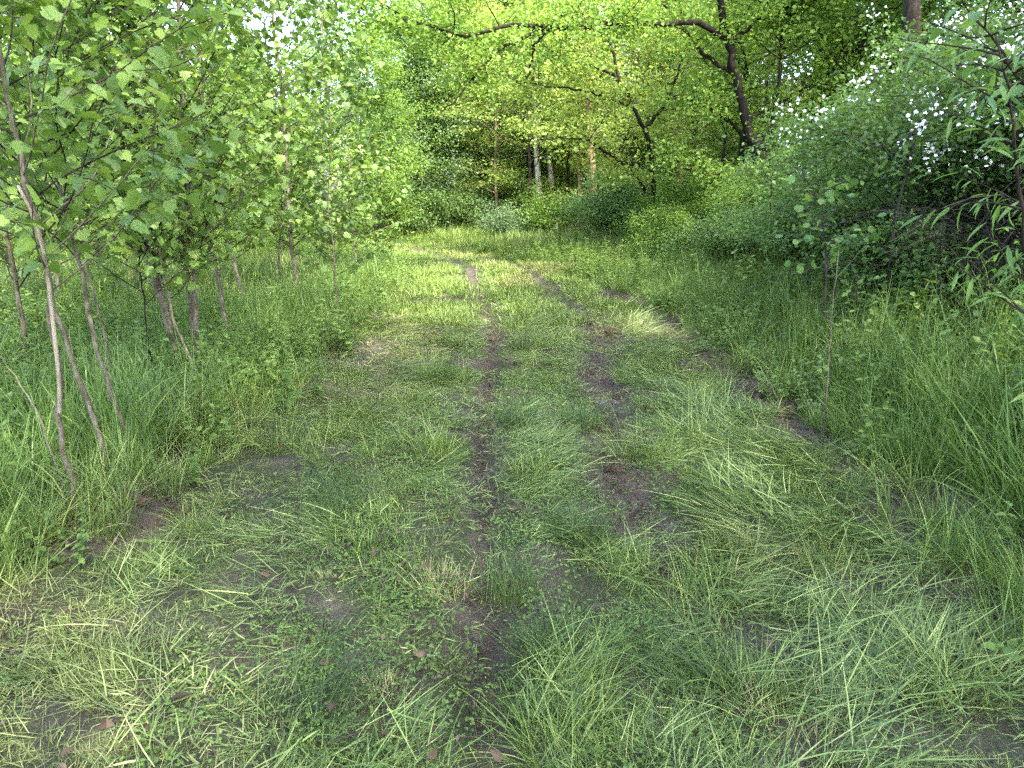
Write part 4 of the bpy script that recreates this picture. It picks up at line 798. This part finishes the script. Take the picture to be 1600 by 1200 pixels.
# ------------------------------------------------------------------ tufts, clods and litter one can pick out on the track
def tuft(label, px, py, kind, size, seed, cat='grass tuft', heading=None, group='grass tufts standing on the track'):
    rng = RNG(seed); p = gnd(px, py); p[2] = H(p[0], p[1])-.015; mb = MB(); s = size*1.22
    if kind == 'sedge': blades(mb, rng, 260, .11*s, (.12*s, .30*s), (.02, .75), (.1, .9), (.0018, .0036), 4, radial=.8); mat = 'sedge'
    elif kind == 'straw': blades(mb, rng, 200, .12*s, (.05*s, .15*s), (.05, 1.0), (-.1, .4), (.002, .0042), 2, cut=True, radial=.7); mat = 'stubble'
    elif kind == 'lush': blades(mb, rng, 230, .14*s, (.14*s, .34*s), (.1, .9), (.4, 1.6), (.0025, .0055), 5, radial=.7); mat = 'grass'
    else: blades(mb, rng, 210, .15*s, (.10*s, .42*s), (.5, 1.25), (.2, 1.0), (.002, .005), 5, heading, .75); mat = 'sedge'
    return tag(link('grass_tuft', mb.mesh('grass_tuft'), M[mat], None, None, p), label, cat, group)
tuft('dark green sedge tuft standing alone right of the middle', 905, 850, 'sedge', .95, 501)
tuft('dark sedge tuft beside the left rut near the camera', 795, 935, 'sedge', .9, 502)
tuft('straw-coloured cut tuft beside the left rut', 690, 925, 'straw', .85, 503)
tuft('small yellow stubble tuft in the left foreground', 595, 1090, 'straw', .55, 504)
tuft('lush swept grass clump fallen over in the right foreground', 1130, 1075, 'swept', 1.25, 505, heading=2.6)
tuft('bright arching grass clump above the swept one', 1095, 965, 'lush', 1.0, 506)
tuft('yellowing tuft at the bottom centre beside the rut', 855, 1030, 'sedge', .8, 507)
tuft('bright tuft at the bottom edge below the yellowing one', 870, 1185, 'lush', .75, 508)
tuft('dark tuft on the left part of the track at middle distance', 683, 600, 'sedge', .95, 509)
tuft('brownish sedge tuft between the ruts near the puddles', 810, 665, 'sedge', .8, 510)
tuft('olive sedge tuft just left of the nearest puddle', 910, 670, 'sedge', .95, 511)
tuft('green tuft between the ruts, far middle', 815, 550, 'sedge', .9, 512)
tuft('lush bright clump right of the nearest puddle', 1010, 720, 'lush', 1.1, 513)
tuft('lush bright clump on the right of the track above the bare mound', 1080, 690, 'lush', 1.05, 514)
tuft('bright tuft growing right beside the largest puddle', 985, 590, 'lush', .85, 515)
tuft('swept clump lying left in the lower left foreground', 470, 1100, 'swept', .95, 516, heading=.3)
tuft('dark swept clump in the left middle of the track', 560, 800, 'swept', 1.0, 517, heading=2.9)
tuft('big dark sedge tuft at the foot of the saplings', 290, 640, 'sedge', 1.9, 518)
tuft('dark sedge tuft at the end of the sapling row', 520, 545, 'sedge', 1.5, 519)
tuft('pale stubble tuft in the lower right foreground', 1240, 1130, 'straw', 1.0, 520)
tuft('reddish stubble tuft in the right middle foreground', 1285, 890, 'straw', .9, 521)
tuft('upright green stubble right of the fallen clump', 1195, 1095, 'sedge', .6, 522)
tuft('green tuft at the left edge of the mown strip', 440, 700, 'lush', .9, 523)
tuft('pale flattened clump in the left middle', 500, 765, 'swept', .7, 524, heading=.2)
tuft('bright tuft at the lower right corner', 1480, 1080, 'lush', .9, 525)

M['clod'] = bark_mat('torn_soil', (.035, .022, .016), (.075, .05, .036), (.13, .09, .065), 30, None, 1)
def clod(label, x, y, r, seed):
    """a torn-up lump of soil with roots sticking out"""
    rng = RNG(seed); z = H(x, y); n1, n2 = 14, 9; V = []
    for j in range(n2):
        ph = math.pi*(j+.5)/n2
        for i in range(n1):
            th = 2*math.pi*i/n1; k = 1+.6*(vnoise(3*math.cos(th)*math.sin(ph)+seed, 3*math.sin(th)*math.sin(ph)+3*math.cos(ph), seed)-.5)*2
            V.append((r*1.3*k*math.sin(ph)*math.cos(th), r*k*math.sin(ph)*math.sin(th), r*.55*k*math.cos(ph)+r*.15))
    F = [(j*n1+i, j*n1+(i+1) % n1, (j+1)*n1+(i+1) % n1, (j+1)*n1+i)[::-1] for j in range(n2-1) for i in range(n1)]
    root = empty('soil_clod', (x, y, z), label, 'clod', 'torn-up clods of soil'); lump = link('lump', mesh_from('lump', V, [np.array(F), np.arange(n1)[None], np.arange(n1)[::-1][None]+n1*(n2-1)]), M['clod'], root)
    mb = MB(); blades(mb, rng, 190, r*1.3, (r*.5, r*1.7), (.3, 1.6), (-.3, .9), (.0015, .0035), 3, zlift=r*.5); link('roots', mb.mesh('roots'), M['dead'], root, 'stuff')
clod('torn clod of soil and roots at the left edge by the saplings', -1.93, 3.42, .065, 601)
clod('second torn clod just beside the root clod at the left edge', -1.75, 3.52, .045, 602)
clod('lump of bare brown soil in the middle of the mound', .60, 3.95, .045, 603)
clod('dark clod in the grass edge at the lower left', -2.15, 2.95, .06, 604)
clod('clod on the bare soil of the right verge', 1.98, 5.55, .09, 605)
clod('small clod beside the dead stick on the right verge', 1.92, 5.1, .06, 606)
clod('clod turned up beside the right-hand rut', 1.2, 8.6, .08, 607)
clod('clod on the bare soil farther along the right verge', 1.78, 10.2, .09, 608)
# fallen brown leaves lying singly
for i, (px, py, s, lab) in enumerate([(798, 812, .09, 'reddish dead leaf beside the left rut'), (268, 1112, .07, 'dark curled dead leaf in the lower left'), (1320, 885, .05, 'red-brown dead leaf under the stubble on the right'), (1195, 1015, .06, 'dark dead leaf behind the swept clump'), (1262, 1010, .06, 'brown dead leaf right of the swept clump'), (1425, 815, .06, 'dead leaf in the verge grass on the right'), (520, 1120, .04, 'small pink-brown dead leaf at the lower left'), (740, 715, .06, 'dark red dead leaf in the left rut'), (860, 1045, .05, 'brown leaf under the yellowing tuft')]):
    rng = RNG(700+i); p = gnd(px, py); p[2] = H(p[0], p[1])+.035; o = link('dead_leaf', DEAD_ME, None, None, None, p); o.scale = (s, s, s); o.rotation_euler = (rng.normal(0, .4), rng.normal(0, .4), rng.uniform(0, 6.28)); tag(o, lab, 'leaf', 'single dead leaves')
stick('cut_stem', 'short white cut stem lying left of the rut', 'stem', [gnd(652, 1030)+[0, 0, .02], gnd(668, 1032)+[0, 0, .022], gnd(684, 1033)+[0, 0, .02]], .005, M['bark_white'], 305, n=5)
print('own leaves', SAPL)

# leafy weeds that stand out singly along the edges
def weed(label, px, py, h, seed, size=.07, pairs=6):
    rng = RNG(seed); p = gnd(px, py); p[2] = H(p[0], p[1])-.02; root = empty('leafy_weed', p, label, 'weed', 'leafy weeds along the track edges'); lean = rng.normal(0, .08, 2)
    mb = MB(); S = np.array([(0, 0, 0), (lean[0]*.3, lean[1]*.3, h*.5), (lean[0], lean[1], h)]); tube(mb, smooth_line(S, 6), np.linspace(.0035, .0018, 6), 5); link('stem', mb.mesh('stem'), M['clover'], root)
    for k in range(pairs):
        f = .2+.8*k/(pairs-1); q = S[0]*(1-f)+S[2]*f
        for s in (0, math.pi):
            a = k*1.57+s+rng.normal(0, .25); tip = np.array([[math.cos(a), math.sin(a), rng.normal(.1, .25)]]); R_ = basis(tip, rand_dirs(rng, 1, 1.6, .3))[0]; z = size*rng.uniform(.8, 1.2)*(1.15-.55*f)
            o = bpy.data.objects.new('leaf', WEED_ME); COL.objects.link(o); o.parent = root; m4 = np.eye(4); m4[:3, :3] = R_*z; m4[:3, 3] = q; o.matrix_basis = Matrix(m4.tolist())
WEED_ME = mesh_of(OVATE, M['clover'], 'weed_leaf')
for i, (px, py, h, lab) in enumerate([(1500, 640, .45, 'leafy weed in front of the bare tangle'), (1455, 610, .38, 'leafy weed left of the one before the tangle'), (1548, 650, .4, 'leafy weed right of the one before the tangle'),
        (1440, 700, .4, 'leafy weed in the tall grass below the thin young tree'), (1530, 760, .4, 'leafy weed deep in the tall grass at the right edge'), (1560, 890, .35, 'leafy weed at the right edge beside the bare soil'), (1240, 545, .35, 'leafy weed on the bank left of the dead stick'),
        (1180, 505, .35, 'leafy weed halfway up the bank above the bare soil'), (120, 640, .45, 'leafy weed between the two nearest saplings'), (330, 600, .45, 'leafy weed right of the torn sapling'), (380, 560, .45, 'leafy weed right of the dark brown sapling'), (430, 590, .4, 'leafy weed at the track edge past the big sedge tuft'),
        (480, 530, .45, 'leafy weed below the farthest big sapling'), (70, 700, .4, 'leafy weed left of the kinked sapling'), (250, 690, .35, 'leafy weed in front of the big sedge tuft')]):
    weed(lab, px, py, h, 800+i, .065 if py > 560 else .08)
